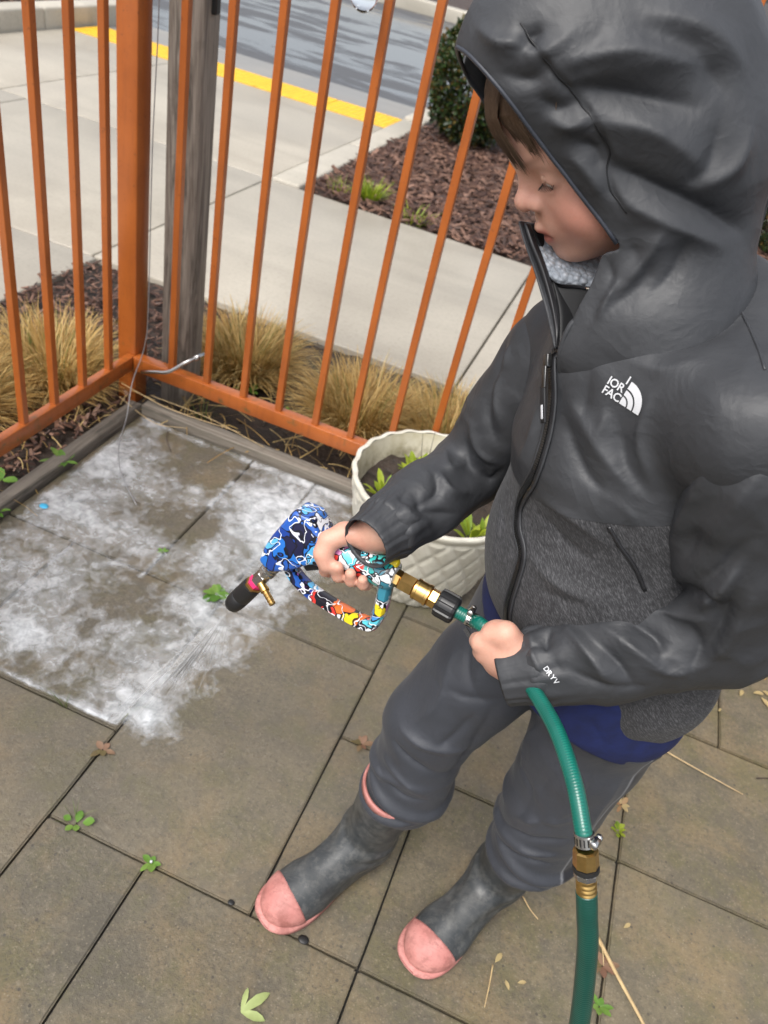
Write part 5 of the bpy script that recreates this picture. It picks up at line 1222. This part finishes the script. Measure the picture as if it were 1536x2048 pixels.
def clamp(c, d, r, screw, name):
    d = nv(d); o = lathe(name, c - d * .0062 - HS, d, [(0, r + .0004), (.0003, r + .0011), (.0120, r + .0011), (.0123, r + .0004)], M['steel'], hose, 28); o.data.set_sharp_from_angle(angle=R_(40))
    s_ = nv(np.cross(d, screw)); p = c + nv(screw) * (r + .003)
    b = lathe('clamp_screw', p - s_ * .009 - HS, s_, [(0, .0036), (.004, .0036), (.0042, .0022), (.006, .0022), (.0065, .0042), (.017, .0042), (.018, .003)], M['steel'], o, 10)
    u, w = frame_from(Vector(d)); u, w = np.array(u), np.array(w)
    sv, sf = [], []
    for k in range(16):
        th = 2 * math.pi * k / 16; rad = u * math.cos(th) + w * math.sin(th); tg = np.cross(d, rad); q = c + rad * (r + .0013) - HS; bb = len(sv)
        for (i, j) in ((-1, -1), (1, -1), (1, 1), (-1, 1)): sv.append(q + d * i * .0036 + tg * j * .0007)
        sf.append((bb, bb + 1, bb + 2, bb + 3))
    mesh_obj('band_slots', np.array(sv), sf, M['blackrubber'], o)
clamp(np.array(P1_[14 * 8 + 8]), D1 * .5 + nv(np.array(P1_[14 * 8 + 10]) - np.array(P1_[14 * 8 + 6])) * .5, .0083, RIGHT * .8 - FWD * .6, 'hose_clamp')
c1 = HS + ax * .018; clamp(c1, ax, .0083, -DOWN * .9 - FWD * .3, 'hose_clamp')
fl = bm_obj('clear_tag', box_bm(-.009, .009, -.0003, .0003, -.007, .007, 0), M['film'], hose); fl.location = Vector(c1 - HS) + DOWN * .017 - FWD * .008 - RIGHT * .004; fl.rotation_euler = (.3, .4, -.5)
# ================================================================ planter
PC = np.array((-.195, 1.600)); PH, PR, PRB = .295, .225, .150
pot = empty('planter_pot', (PC[0], PC[1], 0)); tag(pot, 'white planter pot with quilted diamond relief and weedy soil', 'planter')
t = NT('pot_glaze'); v = t.pos(); n = t.noise(v, 14, 5, .65); d = t.noise(v, 70, 4, .7); z = t.sep(v, 'Z')
c = t.ramp(n, [(.3, (.50, .475, .39)), (.7, (.66, .635, .55))]); c = t.mix(t.ramp(d, [(.55, 0), (.75, .4)]), c, (.28, .25, .17)); c = t.mix(t.math('MULTIPLY', t.ramp(n, [(.5, 0), (.7, .5)]), t.rng(z, 0, .14, 1, 0)), c, (.20, .20, .12))
t.P(col=c, rough=.42, normal=t.bump(d, .1, .001)); M['pot'] = t.m
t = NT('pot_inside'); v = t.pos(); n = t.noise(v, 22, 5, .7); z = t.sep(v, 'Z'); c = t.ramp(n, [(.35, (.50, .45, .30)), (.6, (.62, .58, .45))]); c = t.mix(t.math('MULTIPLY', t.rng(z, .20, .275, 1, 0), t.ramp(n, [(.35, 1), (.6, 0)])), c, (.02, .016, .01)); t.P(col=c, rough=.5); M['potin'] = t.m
n = 300; Vp, Fp = [], []; zs = np.concatenate([np.linspace(0, PH - .022, 56), [PH - .016, PH - .006, PH, PH + .002, PH]])
for i, z in enumerate(zs):
    f = min(z / (PH - .022), 1); r = PRB + (PR - .006 - PRB) * (f ** .72)
    for k in range(n):
        th = 2 * math.pi * k / n; u1 = (th * 22 / (2 * math.pi) + f * 3.0) % 1; u2 = (th * 22 / (2 * math.pi) - f * 3.0) % 1; gr = min(min(u1, 1 - u1), min(u2, 1 - u2)); puff = .0052 * min(1, gr * 4.5) ** .6 if z < PH - .03 else 0
        sc = .0016 * math.cos(th * 22)
        if i >= len(zs) - 5: rr = [PR - .004, PR, PR - .001, PR - .007, PR - .0125][i - len(zs) + 5] + sc
        else: rr = r + puff - .002
        Vp.append((rr * math.cos(th), rr * math.sin(th), z + (.0012 * math.cos(th * 22) if i >= len(zs) - 5 else 0)))
for i in range(len(zs) - 1):
    for k in range(n): Fp.append((i * n + k, i * n + (k + 1) % n, (i + 1) * n + (k + 1) % n, (i + 1) * n + k))
mesh_obj('wall', Vp, Fp, M['pot'], pot, True)
Vi, Fi = [], []; ni = 96
for z, r in ((PH - .001, PR - .0125), (PH - .03, PR - .018), (PH - .10, PR - .032), (PH - .14, PR - .05)):
    for k in range(ni): th = 2 * math.pi * k / ni; Vi.append((r * math.cos(th), r * math.sin(th), z))
for i in range(3):
    for k in range(ni): Fi.append((i * ni + (k + 1) % ni, i * ni + k, (i + 1) * ni + k, (i + 1) * ni + (k + 1) % ni))
mesh_obj('inner_wall', Vi, Fi, M['potin'], pot, True)
Fs = []; q = 40; J, K = np.meshgrid(np.arange(q + 1), np.arange(q * 2), indexing='ij'); r = (PR - .022) * J.ravel() / q; th = np.pi * K.ravel() / q; Vs = np.stack([r * np.cos(th), r * np.sin(th), 0 * r], 1); Vs[:, 2] = PH - .072 + (fbm(np.stack([Vs[:, 0] * 18 + 5, Vs[:, 1] * 18, 0 * r + 2], 1), 8, 4) - .5) * .06
for j in range(q):
    for k in range(q * 2): Fs.append((j * 2 * q + k, j * 2 * q + (k + 1) % (2 * q), (j + 1) * 2 * q + (k + 1) % (2 * q), (j + 1) * 2 * q + k))
mesh_obj('potting_soil', Vs, Fs, M['soil'], pot, True)

# ================================================================ plants
LF_ = ((0, .12, 0), (.3, .8, .06), (.6, 1, .03), (.85, .6, -.06), (1, .02, -.2))
def leaves(P, D, U, L, W, curl=.2):
    P, D, U = (np.atleast_2d(np.asarray(a, float)) for a in (P, D, U)); n = len(P); L = np.broadcast_to(L, n)[:, None]; W = np.broadcast_to(W, n)[:, None]; U = np.broadcast_to(U, (n, 3))
    D = D / np.linalg.norm(D, axis=1)[:, None]; S = np.cross(D, U); S /= np.linalg.norm(S, axis=1)[:, None] + 1e-9; N = np.cross(S, D); V = np.zeros((n, 15, 3))
    for i, (f, ww, cz) in enumerate(LF_):
        c = P + D * L * f + N * L * cz * curl * 3; V[:, i * 3] = c - S * W * ww * .5; V[:, i * 3 + 1] = c - N * W * .12 * ww; V[:, i * 3 + 2] = c + S * W * ww * .5
    q = np.array([(i * 3 + k, i * 3 + k + 1, i * 3 + k + 4, i * 3 + k + 3) for i in range(4) for k in range(2)])
    return V.reshape(-1, 3), (np.arange(n)[:, None, None] * 15 + q[None]).reshape(-1, 4)
def leaf_quad(V, F, p, d, up, L, w, curl=.2):
    v, f = leaves([p], [d], [up], L, w, curl); b = len(V); V += [tuple(q) for q in v]; F += [tuple(int(i) + b for i in q) for q in f]
def rosette(name, label, loc, n, L, w, mat, cat='weed', tilt=(.15, .7), group=None, stem=0.0, flower=False):
    V, F = [], []; R = random.Random(str(loc))
    for k in range(n):
        a = 6.283 * k / n + R.random() * .7; el = tilt[0] + (tilt[1] - tilt[0]) * R.random(); l_ = L * (.6 + .6 * R.random()); d = np.array((math.cos(a) * math.cos(el), math.sin(a) * math.cos(el), math.sin(el)))
        leaf_quad(V, F, np.array((0, 0, .002)) + d * stem * R.random(), d, (0, 0, 1), l_, w * (.7 + .5 * R.random()))
    r = empty(name, loc); tag(r, label, cat, group); o = mesh_obj('leaves', V, F, M[mat], r, True)
    V, F = tube_data([(0, 0, -.01), (0, 0, .004)], .0014, 5); mesh_obj('stem', V, F, M['twig'], r)
    if flower: V, F = tube_data([(0, 0, .004), (0, 0, .008), (0, 0, .0095)], [.0018, .0026, .001], 8); mesh_obj('flower', V, F, M['print'], r, True)
    return r
def blades(name, label, loc, n, L, spread, mat, w=.0012, cat='grass', group=None, parts='blades', droop=.5, base=.05, seg=5, kind=None, seed=None):
    R = np.random.default_rng(int(abs(loc[0] * 7919 + loc[1] * 104729) * 10) % 99991 if seed is None else seed); a = R.random(n) * 6.283; rb = base * np.sqrt(R.random(n)); l_ = L * (.45 + .6 * R.random(n)); e = 1.5 - spread * (.15 + .95 * R.random(n)); az = a + R.normal(size=n) * .6
    p = np.stack([np.cos(a) * rb, np.sin(a) * rb, np.full(n, -.01)], 1); ww = w * (.6 + .8 * R.random(n)); sd_ = np.stack([-np.sin(az), np.cos(az), 0 * az], 1); V = np.zeros((n, (seg + 1) * 2, 3)); kk = 1 + R.random(n) * .3
    for s in range(seg + 1):
        f = s / seg; V[:, 2 * s] = p - sd_ * (ww * (1 - f * .92))[:, None]; V[:, 2 * s + 1] = p + sd_ * (ww * (1 - f * .92))[:, None]; ee = e - droop * f * f * kk; p = p + np.stack([np.cos(az) * np.cos(ee), np.sin(az) * np.cos(ee), np.sin(ee)], 1) * (l_ / seg)[:, None]
    q = np.array([(2 * s - 2, 2 * s - 1, 2 * s + 1, 2 * s) for s in range(1, seg + 1)]); F = (np.arange(n)[:, None, None] * (seg + 1) * 2 + q[None]).reshape(-1, 4); V = V.reshape(-1, 3)
    if parts is None: o = mesh_obj(name, V, F, M[mat]); o.location = loc; return tag(o, label, cat, group)
    r = empty(name, loc); tag(r, label, cat, group); o = mesh_obj(parts, V, F, M[mat], r); o['kind'] = 'stuff'; return r
def tuft(loc, n, L, label, green=.12, base=.10, spread=.95):
    r = blades('grass_tuft', label, loc, n, L, spread, 'straw', .0032, 'ornamental grass', 'dry ornamental grass tufts', 'dry_blades', .95, base * .8)
    g = blades('tmp', None, (0, 0, 0), int(n * green) + 4, L * .95, spread * .7, 'grassgreen', .0016, None, None, 'green_blades', .5, base * .8, seed=len(label)); c = g.children[0]; c.parent = r; bpy.data.objects.remove(g)
    return r
tuft((-1.07, 2.27, -.02), 2210, 0.24, 'dry tan grass clump just right of the wooden post', .14, .13)
tuft((-.60, 2.20, -.02), 2210, 0.24, 'dry tan grass clump behind the railing left of the pot', .10, .14)
tuft((-.30, 2.26, -.02), 2210, 0.24, 'dry tan grass clump behind the pot', .12, .14)
tuft((.05, 2.25, -.02), 1300, 0.22, 'dry tan grass clump hidden behind the raised arm', .12, .12)
tuft((.85, 2.2, -.02), 1170, 0.20, 'dry grass clump far right behind the railing', .12, .12)
tuft((-1.50, 1.80, -.02), 1950, 0.25, 'dry grass clump behind the left railing next to the corner', .10, .13)
tuft((-1.62, 1.48, -.02), 1950, 0.26, 'dry grass clump behind the left railing at the frame edge', .14, .14)
tuft((-1.78, 1.15, -.02), 1300, 0.24, 'dry grass clump outermost left along the railing', .12, .12)
# clipped shrub
def shrub(loc, r, h, label, n, seed, lf=.042):
    R = np.random.default_rng(seed); root = empty('boxwood_bush', loc); tag(root, label, 'bush', 'clipped bushes in the mulch bed'); V, F = [], []
    u = R.normal(size=(n, 3)); u /= np.linalg.norm(u, axis=1)[:, None]; q = (.70 + .32 * R.random(n) ** .5) * (1 + .10 * np.sin(u[:, 0] * 7 + 1) * np.cos(u[:, 1] * 6 + u[:, 2] * 5)); P = np.stack([u[:, 0] * r * q, u[:, 1] * r * q, np.maximum(.02, h * .5 + u[:, 2] * h * .5 * q)], 1)
    V, F = leaves(P, u + R.normal(size=(n, 3)) * .8 + (0, 0, .3), R.normal(size=(n, 3)), lf * (.6 + .7 * R.random(n)), lf * .5)
    mesh_obj('crown', V, F, M['box'], root, True)
    V, F = [], []
    for k in range(9):
        a = k * .7; v_, f_ = tube_data([(0, 0, -.03), (math.cos(a) * r * .3, math.sin(a) * r * .3, h * .3), (math.cos(a) * r * .6, math.sin(a) * r * .6, h * .65)], [.012, .008, .003], 5); b = len(V); V += v_; F += [tuple(i + b for i in q) for q in f_]
    mesh_obj('trunk', V, F, M['twig'], root); return root
shrub((-1.42, 6.45, 0), .34, .86, 'rounded dark green boxwood bush at the mulch bed beside the hood', 9000, 3)
shrub((.95, 6.15, 0), .30, .62, 'rounded green bush at the right frame edge behind the hood', 3000, 5)
# small plants in the beds
blades('sprout_clump', 'bright lime green clump at the front of the mulch bed', (-1.43, 4.45, .0), 150, .15, .8, 'lime', .006, 'plant', None, 'leaves', .5, .05)
blades('sprout_clump', 'thin yellow-green sprouts beside the lime clump', (-1.60, 4.40, .0), 40, .12, .8, 'lime', .003, 'plant', None, 'leaves', .5, .06)
blades('sprout_clump', 'straggly yellowish weed on the mulch edge between two railings', (-1.13, 4.36, .0), 60, .11, 1.1, 'lime', .004, 'plant', None, 'leaves', .5, .09)
for k, (x, y) in enumerate(((-5.5, 6.2), (-5.45, 7.0), (-6.4, 6.7), (-5.4, 5.4))):
    blades('sprout_clump', ['bright green plant behind the raised kerb at the top left', 'green plant behind the raised kerb, nearest the road', 'green plant deepest in the raised bed', 'green plant at the near end of the raised kerb'][k], (x, y, .08), 120, .3, .9, 'weed', .012, 'plant', 'plants in the raised bed', 'leaves', .5, .12)
blades('grass_sprig', 'green grass sprig growing behind the bottom rail by the steel rod', (-1.03, 1.90, -.02), 14, .17, .5, 'grassgreen', .002, 'grass', None, None, .8, .02)
rosette('weed', 'small green weed behind the rail beside the straw litter', (-.80, 2.06, -.01), 7, .05, .02, 'weed'); rosette('weed', 'green weed in the bed under the first right picket', (-.98, 2.13, -.01), 6, .05, .022, 'weed')
# weeds on and between the slabs
rosette('weed', 'bright green leafy weed in the joint beside the black nozzle', (-.592, 1.228, 0), 9, .040, .022, 'weed', tilt=(.1, .5))
rosette('weed', 'green long-leaved weed growing on the left edging board', (-1.178, 1.43, .02), 7, .055, .017, 'weed', tilt=(.05, .6)); rosette('weed', 'dark green serrated weed at the left frame edge by the board', (-1.185, 1.18, .01), 11, .045, .015, 'weed', tilt=(.1, .7)); rosette('weed', 'single broad leaf on the soil behind the left edging board', (-1.27, 1.30, .0), 3, .07, .03, 'weed', tilt=(.1, .4))
rosette('weed', 'reddish little weed in the joint just below the foam', (-.568, .749, -.002), 5, .024, .012, 'weedred', tilt=(.1, .4))
rosette('weed', 'round-leaved green sprout at the slab corner left of the boots', (-.518, .604, -.002), 5, .019, .015, 'weed', tilt=(.1, .4), stem=.012); rosette('weed', 'green sprout with a white centre at the joint crossing', (-.362, .600, -.002), 5, .020, .013, 'weed', tilt=(.1, .4), flower=True)
rosette('weed', 'reddish green weed in the joint left of the trouser leg', (-.118, 1.005, -.002), 7, .026, .012, 'weedred', tilt=(.1, .6)); rosette('weed', 'yellowish weed in the joint right of the hose', (.438, 1.135, -.002), 6, .026, .010, 'driedleaf', tilt=(.1, .5)); rosette('weed', 'green moss tuft in the joint above the hose clamp', (.438, 1.07, -.004), 14, .014, .008, 'lime', tilt=(.3, 1.2), stem=.012)
rosette('weed', 'brown rosette weed beside the dark green hose', (.440, .785, -.002), 8, .034, .013, 'weedred', tilt=(.05, .3)); rosette('weed', 'small green sprig in the joint at the bottom by the hose', (.443, .715, -.002), 6, .022, .011, 'weed', tilt=(.2, .6)); rosette('weed', 'tiny green weed in the slab joint right of the shirt', (.438, 1.19, -.002), 5, .014, .008, 'weed')
rosette('weed', 'tiny green weed in the foamy joint left of the gun', (-.778, 1.287, 0), 5, .020, .010, 'weed'); rosette('weed', 'tiny sprout on the joint between foam and slab', (-.06, 1.222, -.002), 5, .012, .008, 'weed')
blades('grass_sprig', 'thin upright grass blades at the foam edge', (-.693, .802, 0), 9, .085, .35, 'grassgreen', .0009, 'grass', None, None, .4, .006); blades('grass_sprig', 'pale grass blades lying in the foam in front of the gun', (-.575, .86, .004), 6, .07, 1.3, 'grassgreen', .0014, 'grass', None, None, .1, .004)
blades('grass_sprig', 'wispy grass by the green sprout at the slab corner', (-.527, .612, 0), 7, .06, .7, 'grassgreen', .0008, 'grass', None, None, .5, .006); blades('grass_sprig', 'thin grass blade beside the pot in the foam', (-.50, 1.55, 0), 5, .06, .9, 'grassgreen', .001, 'grass', None, None, .4, .004)
# plants in the pot
SZ = PH - .075
for k, (dx, dy, L, nn) in enumerate(((-.06, .03, .075, 10), (-.02, .0, .07, 12), (-.115, -.075, .055, 9), (.02, -.02, .05, 8), (.125, -.105, .065, 5), (.14, -.06, .04, 5), (-.09, .075, .05, 7))):
    nn = int(nn * 2.6); rosette('potted_weed', ['tall lime sprouts at the back of the pot', 'bushy lime weed in the middle of the pot', 'lime ferny weed at the left front of the pot', 'small lime weed half under the sleeve in the pot', 'light green shoot in the pot under the sleeve by the zip', 'little weed at the right of the pot soil', 'lime weed against the back left wall of the pot'][k], (PC[0] + dx, PC[1] + dy, SZ), nn, L, L * .28, 'lime', 'weed', (.5, 1.3), 'weeds in the pot', L * .5)
for k, (dx, dy, hx) in enumerate(((-.075, .05, .16), (-.055, .03, .19), (-.03, .06, .12))):
    o = tube('dead_stalk', [(0, 0, 0), (.004, .003, hx * .5), (-.012 + .012 * k, .008, hx)], [.0012, .001, .0005], M['twig'], None, 5); o.location = (PC[0] + dx, PC[1] + dy, SZ - .01); tag(o, ['medium dead stalk in the pot', 'tallest thin dead stalk standing in the pot', 'shortest dead stalk in the pot'][k], 'stalk', 'dead stalks in the pot')
# ---- fallen bits
def leaflet(name, label, loc, L, w, rz, mat, cat='leaf', curl=.25, group=None):
    V, F = [], []; leaf_quad(V, F, np.array((0, 0, .003)), np.array((math.cos(rz), math.sin(rz), .10)), (0, 0, 1), L, w, curl); o = mesh_obj(name, V, F, M[mat], None, True); o.location = loc; return tag(o, label, cat, group)
r = empty('fallen_leaf', (-.108, .458, 0)); tag(r, 'fallen pale green three-part leaf on the near slab', 'leaf')
for (a, L, w) in ((.98, .052, .016), (1.75, .036, .009), (.12, .040, .014)):
    V, F = [], []; leaf_quad(V, F, np.array((0, 0, .003)), np.array((math.cos(a), math.sin(a), .12)), (0, 0, 1), L, w, .25); mesh_obj('leaflet', V, F, M['paleleaf'], r, True)
def stick(label, pts, r0, mat='strawstick', cat='straw', name='dry_straw'):
    P = np.array(pts, float); o = tube(name, [tuple(p - P[0]) for p in catmull(P, 5)], [r0 * (1 - .4 * i / (5 * (len(P) - 1))) for i in range(5 * (len(P) - 1) + 1)], M[mat], None, 6, squash=.6); o.location = tuple(P[0]); return tag(o, label, cat)
stick('long pale straw lying on the slab at right', [(.505, 1.33, .003), (.60, 1.31, .006), (.702, 1.297, .003)], .0022); stick('broad dry straw beside the dark hose running to the bottom edge', [(.425, .83, .003), (.47, .775, .005), (.515, .725, .005), (.545, .69, .003)], .0042); stick('short straw behind the heel of the near boot', [(.277, .842, .003), (.295, .823, .005), (.313, .813, .003)], .0016)
stick('thin curled stem on the slab in front of the near boot', [(.252, .70, .004), (.254, .665, .005), (.255, .629, .003)], .0014); stick('dark curved twig on the right slab', [(.735, 1.36, .003), (.77, 1.375, .006), (.80, 1.385, .003)], .0016, 'twig', 'twig', 'twig'); stick('thin stem resting by the brown rosette', [(.43, .83, .003), (.436, .80, .01), (.441, .785, .004)], .0012)
stick('long straw crossing the corner of the edging boards', [(-1.28, 1.84, .04), (-1.08, 1.80, .045), (-.86, 1.84, .03)], .0022); stick('straw lying along the right edging board', [(-1.18, 1.85, .03), (-.98, 1.85, .03), (-.76, 1.80, .04)], .002); stick('straw sticking out over the foam corner', [(-1.24, 1.77, .04), (-1.1, 1.74, .02), (-1.0, 1.76, .03)], .0016); stick('dark twig lying in the top corner of the foam', [(-1.05, 1.74, .01), (-1.03, 1.70, .012), (-.99, 1.66, .006)], .0016, 'twig', 'twig', 'twig')
dl = [(.70, 1.745, .045, .6, 'broad pale leaf nearest the brown edging board'), (.72, 1.72, .05, 2.4, 'pale leaf under the elbow pointing left'), (.735, 1.755, .04, -.6, 'curled yellow leaf touching the brown board'), (.722, 1.66, .035, 1.9, 'yellow leaf on the slab below the leaf pile'), (.735, 1.635, .03, .4, 'small yellow leaf in the middle of the litter'), (.755, 1.63, .035, -.9, 'reddish leaf in the litter at the right edge'), (.775, 1.62, .04, .2, 'dry leaf curled at the right frame edge'), (.70, 1.605, .026, 1.3, 'lone small leaf below the litter'), (.79, 1.64, .035, 2.6, 'yellow leaf cut by the right frame edge'), (.30, .69, .016, .5, 'reddish brown leaf flake in front of the near boot'), (.288, .672, .016, 2.2, 'narrow tan leaf flake by the thin stem'), (.255, .705, .022, 1.2, 'curled brown leaf above the thin stem'), (.470, .87, .018, .9, 'orange leaf flake right of the dark hose'), (.645, 1.52, .014, 1.2, 'tiny pink berry leaf in the right joint')]
for (x, y, L, a, lab) in dl: leaflet('fallen_leaf', lab, (x, y, .001), L, L * .42, a, 'driedleaf')
def pebble(name, label, loc, r, mat, cat='pebble'):
    bm = bmesh.new(); bmesh.ops.create_icosphere(bm, subdivisions=2, radius=r)
    for v in bm.verts: v.co *= 1 + .3 * (fbm(np.array([[v.co.x / r + loc[0] * 9, v.co.y / r, v.co.z / r]]), 4, 2)[0] - .5); v.co.z *= .3; v.co.x *= 1.3
    o = bm_obj(name, bm, M[mat], None, True); o.location = loc; return tag(o, label, cat)
pebble('pebble', 'flat black pebble in the joint below the forward boot', (-.064, .598, .001), .008, 'blackrubber'); pebble('pebble', 'small dark pebble in the joint left of the forward boot', (-.204, .600, .001), .005, 'blackrubber'); pebble('scrap', 'tiny bright blue scrap at the left of the foam', (-1.117, 1.27, .004), .010, 'blue', 'scrap')
# ---- wire, bulb
w_ = tube('hanging_wire', catmull([(-1.15, 1.80, 1.60), (-1.151, 1.80, 1.103), (-1.161, 1.80, .779), (-1.164, 1.80, .375), (-1.167, 1.79, .236), (-1.175, 1.74, .128), (-1.14, 1.66, .06), (-1.10, 1.565, .035), (-1.026, 1.472, .02), (-.933, 1.402, .006)], 8), .0014, M['wire'], None, 6); tag(w_, 'thin grey wire hanging beside the corner post onto the foam', 'wire')
bl = empty('light_bulb', (-.671, 1.80, 1.222)); tag(bl, 'clear glass bulb hanging at the top edge in front of the railing', 'light bulb')
lathe('glass_bulb', (0, 0, 0), (0, 0, 1), [(-.034, .003), (-.032, .010), (-.026, .019), (-.012, .0285), (.002, .0305), (.016, .027), (.030, .017), (.042, .013), (.044, .011)], M['glass'], bl, 28)
lathe('bulb_socket', (0, 0, .044), (0, 0, 1), [(0, .013), (.002, .016), (.04, .016), (.045, .008)], M['blackplastic'], bl, 20); tube('cable', [(0, 0, .085), (.0, .0, .30), (.02, .0, .36)], .003, M['blackplastic'], bl, 8)
# ================================================================ soap foam and the water jet
nx, ny = 300, 340; FX0, FX1, FY0, FY1 = -1.165, -.30, .70, 1.772
X, Y = np.meshgrid(np.linspace(FX0, FX1, nx), np.linspace(FY0, FY1, ny)); P2 = np.stack([X.ravel(), Y.ravel(), np.zeros(X.size)], 1)
def gb(x, y, rx, ry, a=0.0):
    dx, dy = P2[:, 0] - x, P2[:, 1] - y; c_, s_ = math.cos(a), math.sin(a); return np.exp(-(((dx * c_ + dy * s_) / rx) ** 2 + ((-dx * s_ + dy * c_) / ry) ** 2))
warp = np.stack([fbm(P2 * 6 + 3, 21, 4) - .5, fbm(P2 * 6 + 9, 22, 4) - .5, np.zeros(len(P2))], 1); PW = P2 + warp * .16
den = .36 + 1.25 * (fbm(PW * 4.2, 31, 5) - .5) * 2
for (x, y, rx, ry, w) in ((-.98, 1.58, .17, .16, .75), (-.62, 1.62, .14, .13, .55), (-1.05, 1.30, .10, .08, .35), (-.72, 1.02, .11, .07, .55), (-.60, .92, .10, .10, .6), (-.84, .90, .10, .07, .65), (-.53, .84, .07, .06, .55), (-.50, 1.12, .12, .16, .45), (-.66, 1.40, .06, .18, .35), (-.95, 1.05, .10, .06, .25), (-.80, 1.10, .10, .05, -.25), (-.72, 1.22, .22, .05, -.30), (-.72, 1.50, .06, .10, -.1), (-.95, 1.38, .12, .10, .35), (-.47, 1.50, .12, .14, .5), (-1.12, 1.02, .06, .10, .1)): den = den + w * gb(x, y, rx, ry)
for j in (-.571, -.7742): den += .35 * np.exp(-((P2[:, 0] - j) / .008) ** 2) * (P2[:, 1] > 1.18) * (fbm(P2 * 9, 77, 2) > .42)
den += .75 * np.exp(-((P2[:, 1] - .806) / .010) ** 2) * (P2[:, 0] < -.60); den += .5 * np.exp(-((P2[:, 1] - 1.755) / .014) ** 2)
edge = np.clip((P2[:, 1] - np.where(P2[:, 0] < -.575, .802, .775)) / np.where(P2[:, 0] < -.575, .006, .07), 0, 1)
xr = np.interp(P2[:, 1], [.78, .84, .95, 1.1, 1.22, 1.3, 1.5, 1.77], [-.50, -.46, -.44, -.38, -.34, -.36, -.37, -.36]); edge *= np.clip((xr - P2[:, 0] + warp[:, 0] * .12) / .09, 0, 1)
edge *= np.clip((P2[:, 0] + 1.16) / .02, 0, 1); edge *= np.where((P2[:, 0] < -.975) & (P2[:, 1] < 1.2), .72, 1)
jd = np.full(len(P2), 1.0)
for (i0, i1, j0, j1) in cells:
    x0, x1, y0, y1 = cell(i0, i1, j0, j1); k = (P2[:, 0] > x0) & (P2[:, 0] < x1) & (P2[:, 1] > y0) & (P2[:, 1] < y1); jd[k] = np.minimum(np.minimum(P2[k, 0] - x0, x1 - P2[k, 0]), np.minimum(P2[k, 1] - y0, y1 - P2[k, 1]))
op = np.clip((fbm(P2 * 5, 91, 2) - .40) * 8, 0, 1); den = np.clip(den, 0, 1.4) * edge * (1 - op * .9 * np.clip(1 - jd / .007, 0, 1))
idx = np.arange(nx * ny).reshape(ny, nx); Fq = np.stack([idx[:-1, :-1], idx[:-1, 1:], idx[1:, 1:], idx[1:, :-1]], -1).reshape(-1, 4); Fq = Fq[(den[Fq].max(1) > .06)]
P2[:, 2] = .0030 + .0035 * np.clip(den - .5, 0, 1) + .0012 * fbm(P2 * 60, 3, 2)
used = np.unique(Fq); mp = np.full(len(P2), -1); mp[used] = np.arange(len(used))
fo = mesh_obj('soap_foam', P2[used], mp[Fq], None, None, True); fo['kind'] = 'stuff'
a = np.ones((len(used), 4), np.float32); a[:, 0] = den[used]; fo.data.color_attributes.new('foam', 'FLOAT_COLOR', 'POINT').data.foreach_set('color', a.ravel())
t = NT('soap_foam'); v = t.pos(); d = t.sep(t.attr('foam').outputs['Color'], 'X')
f1 = t.noise(v, 34, 6, .66, .7); f2 = t.noise(v, 190, 4, .7); b_ = t.voro(v, 330); f3 = t.noise(v, 15, 5, .62, .6)
k = t.math('ADD', t.math('MULTIPLY', t.math('SUBTRACT', f1, .5), 1.25), t.math('ADD', t.math('MULTIPLY', t.math('SUBTRACT', f2, .5), .22), t.math('ADD', d, t.math('MULTIPLY', t.math('SUBTRACT', f3, .5), 1.5))))
al = t.rng(k, .20, 1.45, 0, .84); al = t.math('MULTIPLY', al, t.rng(b_, .10, .30, .72, 1.0))
t.P(col=t.mix(t.ramp(f1, [(.35, 1), (.6, 0)]), (.72, .74, .76), (.52, .55, .57)), rough=.35, normal=t.bump(t.math('ADD', f1, t.math('MULTIPLY', f2, .5)), .5, .003), spec=.5)
tr_ = t.t.nodes.new('ShaderNodeBsdfTransparent'); mx = t.t.nodes.new('ShaderNodeMixShader'); t.set(mx.inputs[0], al); t.t.links.new(tr_.outputs[0], mx.inputs[1]); t.t.links.new(t.p.outputs[0], mx.inputs[2]); t.t.links.new(mx.outputs[0], t.out.inputs[0])
fo.data.materials.append(t.m)
t = NT('spray_water'); tr_ = t.t.nodes.new('ShaderNodeBsdfTransparent'); t.P(col=(.95, .96, .97), rough=.6); mx = t.t.nodes.new('ShaderNodeMixShader'); mx.inputs[0].default_value = .11
t.t.links.new(tr_.outputs[0], mx.inputs[1]); t.t.links.new(t.p.outputs[0], mx.inputs[2]); t.t.links.new(mx.outputs[0], t.out.inputs[0]); M['spray'] = t.m
NT_ = N0 + nv(N1 - N0) * .112; V, F = [], []
for i in range(60):
    fx = max(-1.5, min(1.5, random.gauss(0, .9))); end = np.array((-.535, .885, .004)) + np.array((.045, .075, 0)) * fx + np.array((random.gauss(0, .012), random.gauss(0, .012), 0)); s0_, s1_ = random.random() * .45, .55 + random.random() * .45; A_ = NT_ * (1 - s0_) + end * s0_; B2 = NT_ * (1 - s1_) + end * s1_
    v_, f_ = tube_data([tuple(A_), tuple((A_ + B2) / 2), tuple(B2)], [.0002, .0006 + .0012 * s1_, .0003], 5); b = len(V); V += v_; F += [tuple(q + b for q in ff) for ff in f_]
wj = mesh_obj('water_jet', np.array(V) - NT_, F, M['spray'], None, True); wj.location = tuple(NT_); tag(wj, 'faint fan of water spraying from the nozzle onto the foam', 'water jet'); wj['kind'] = 'stuff'
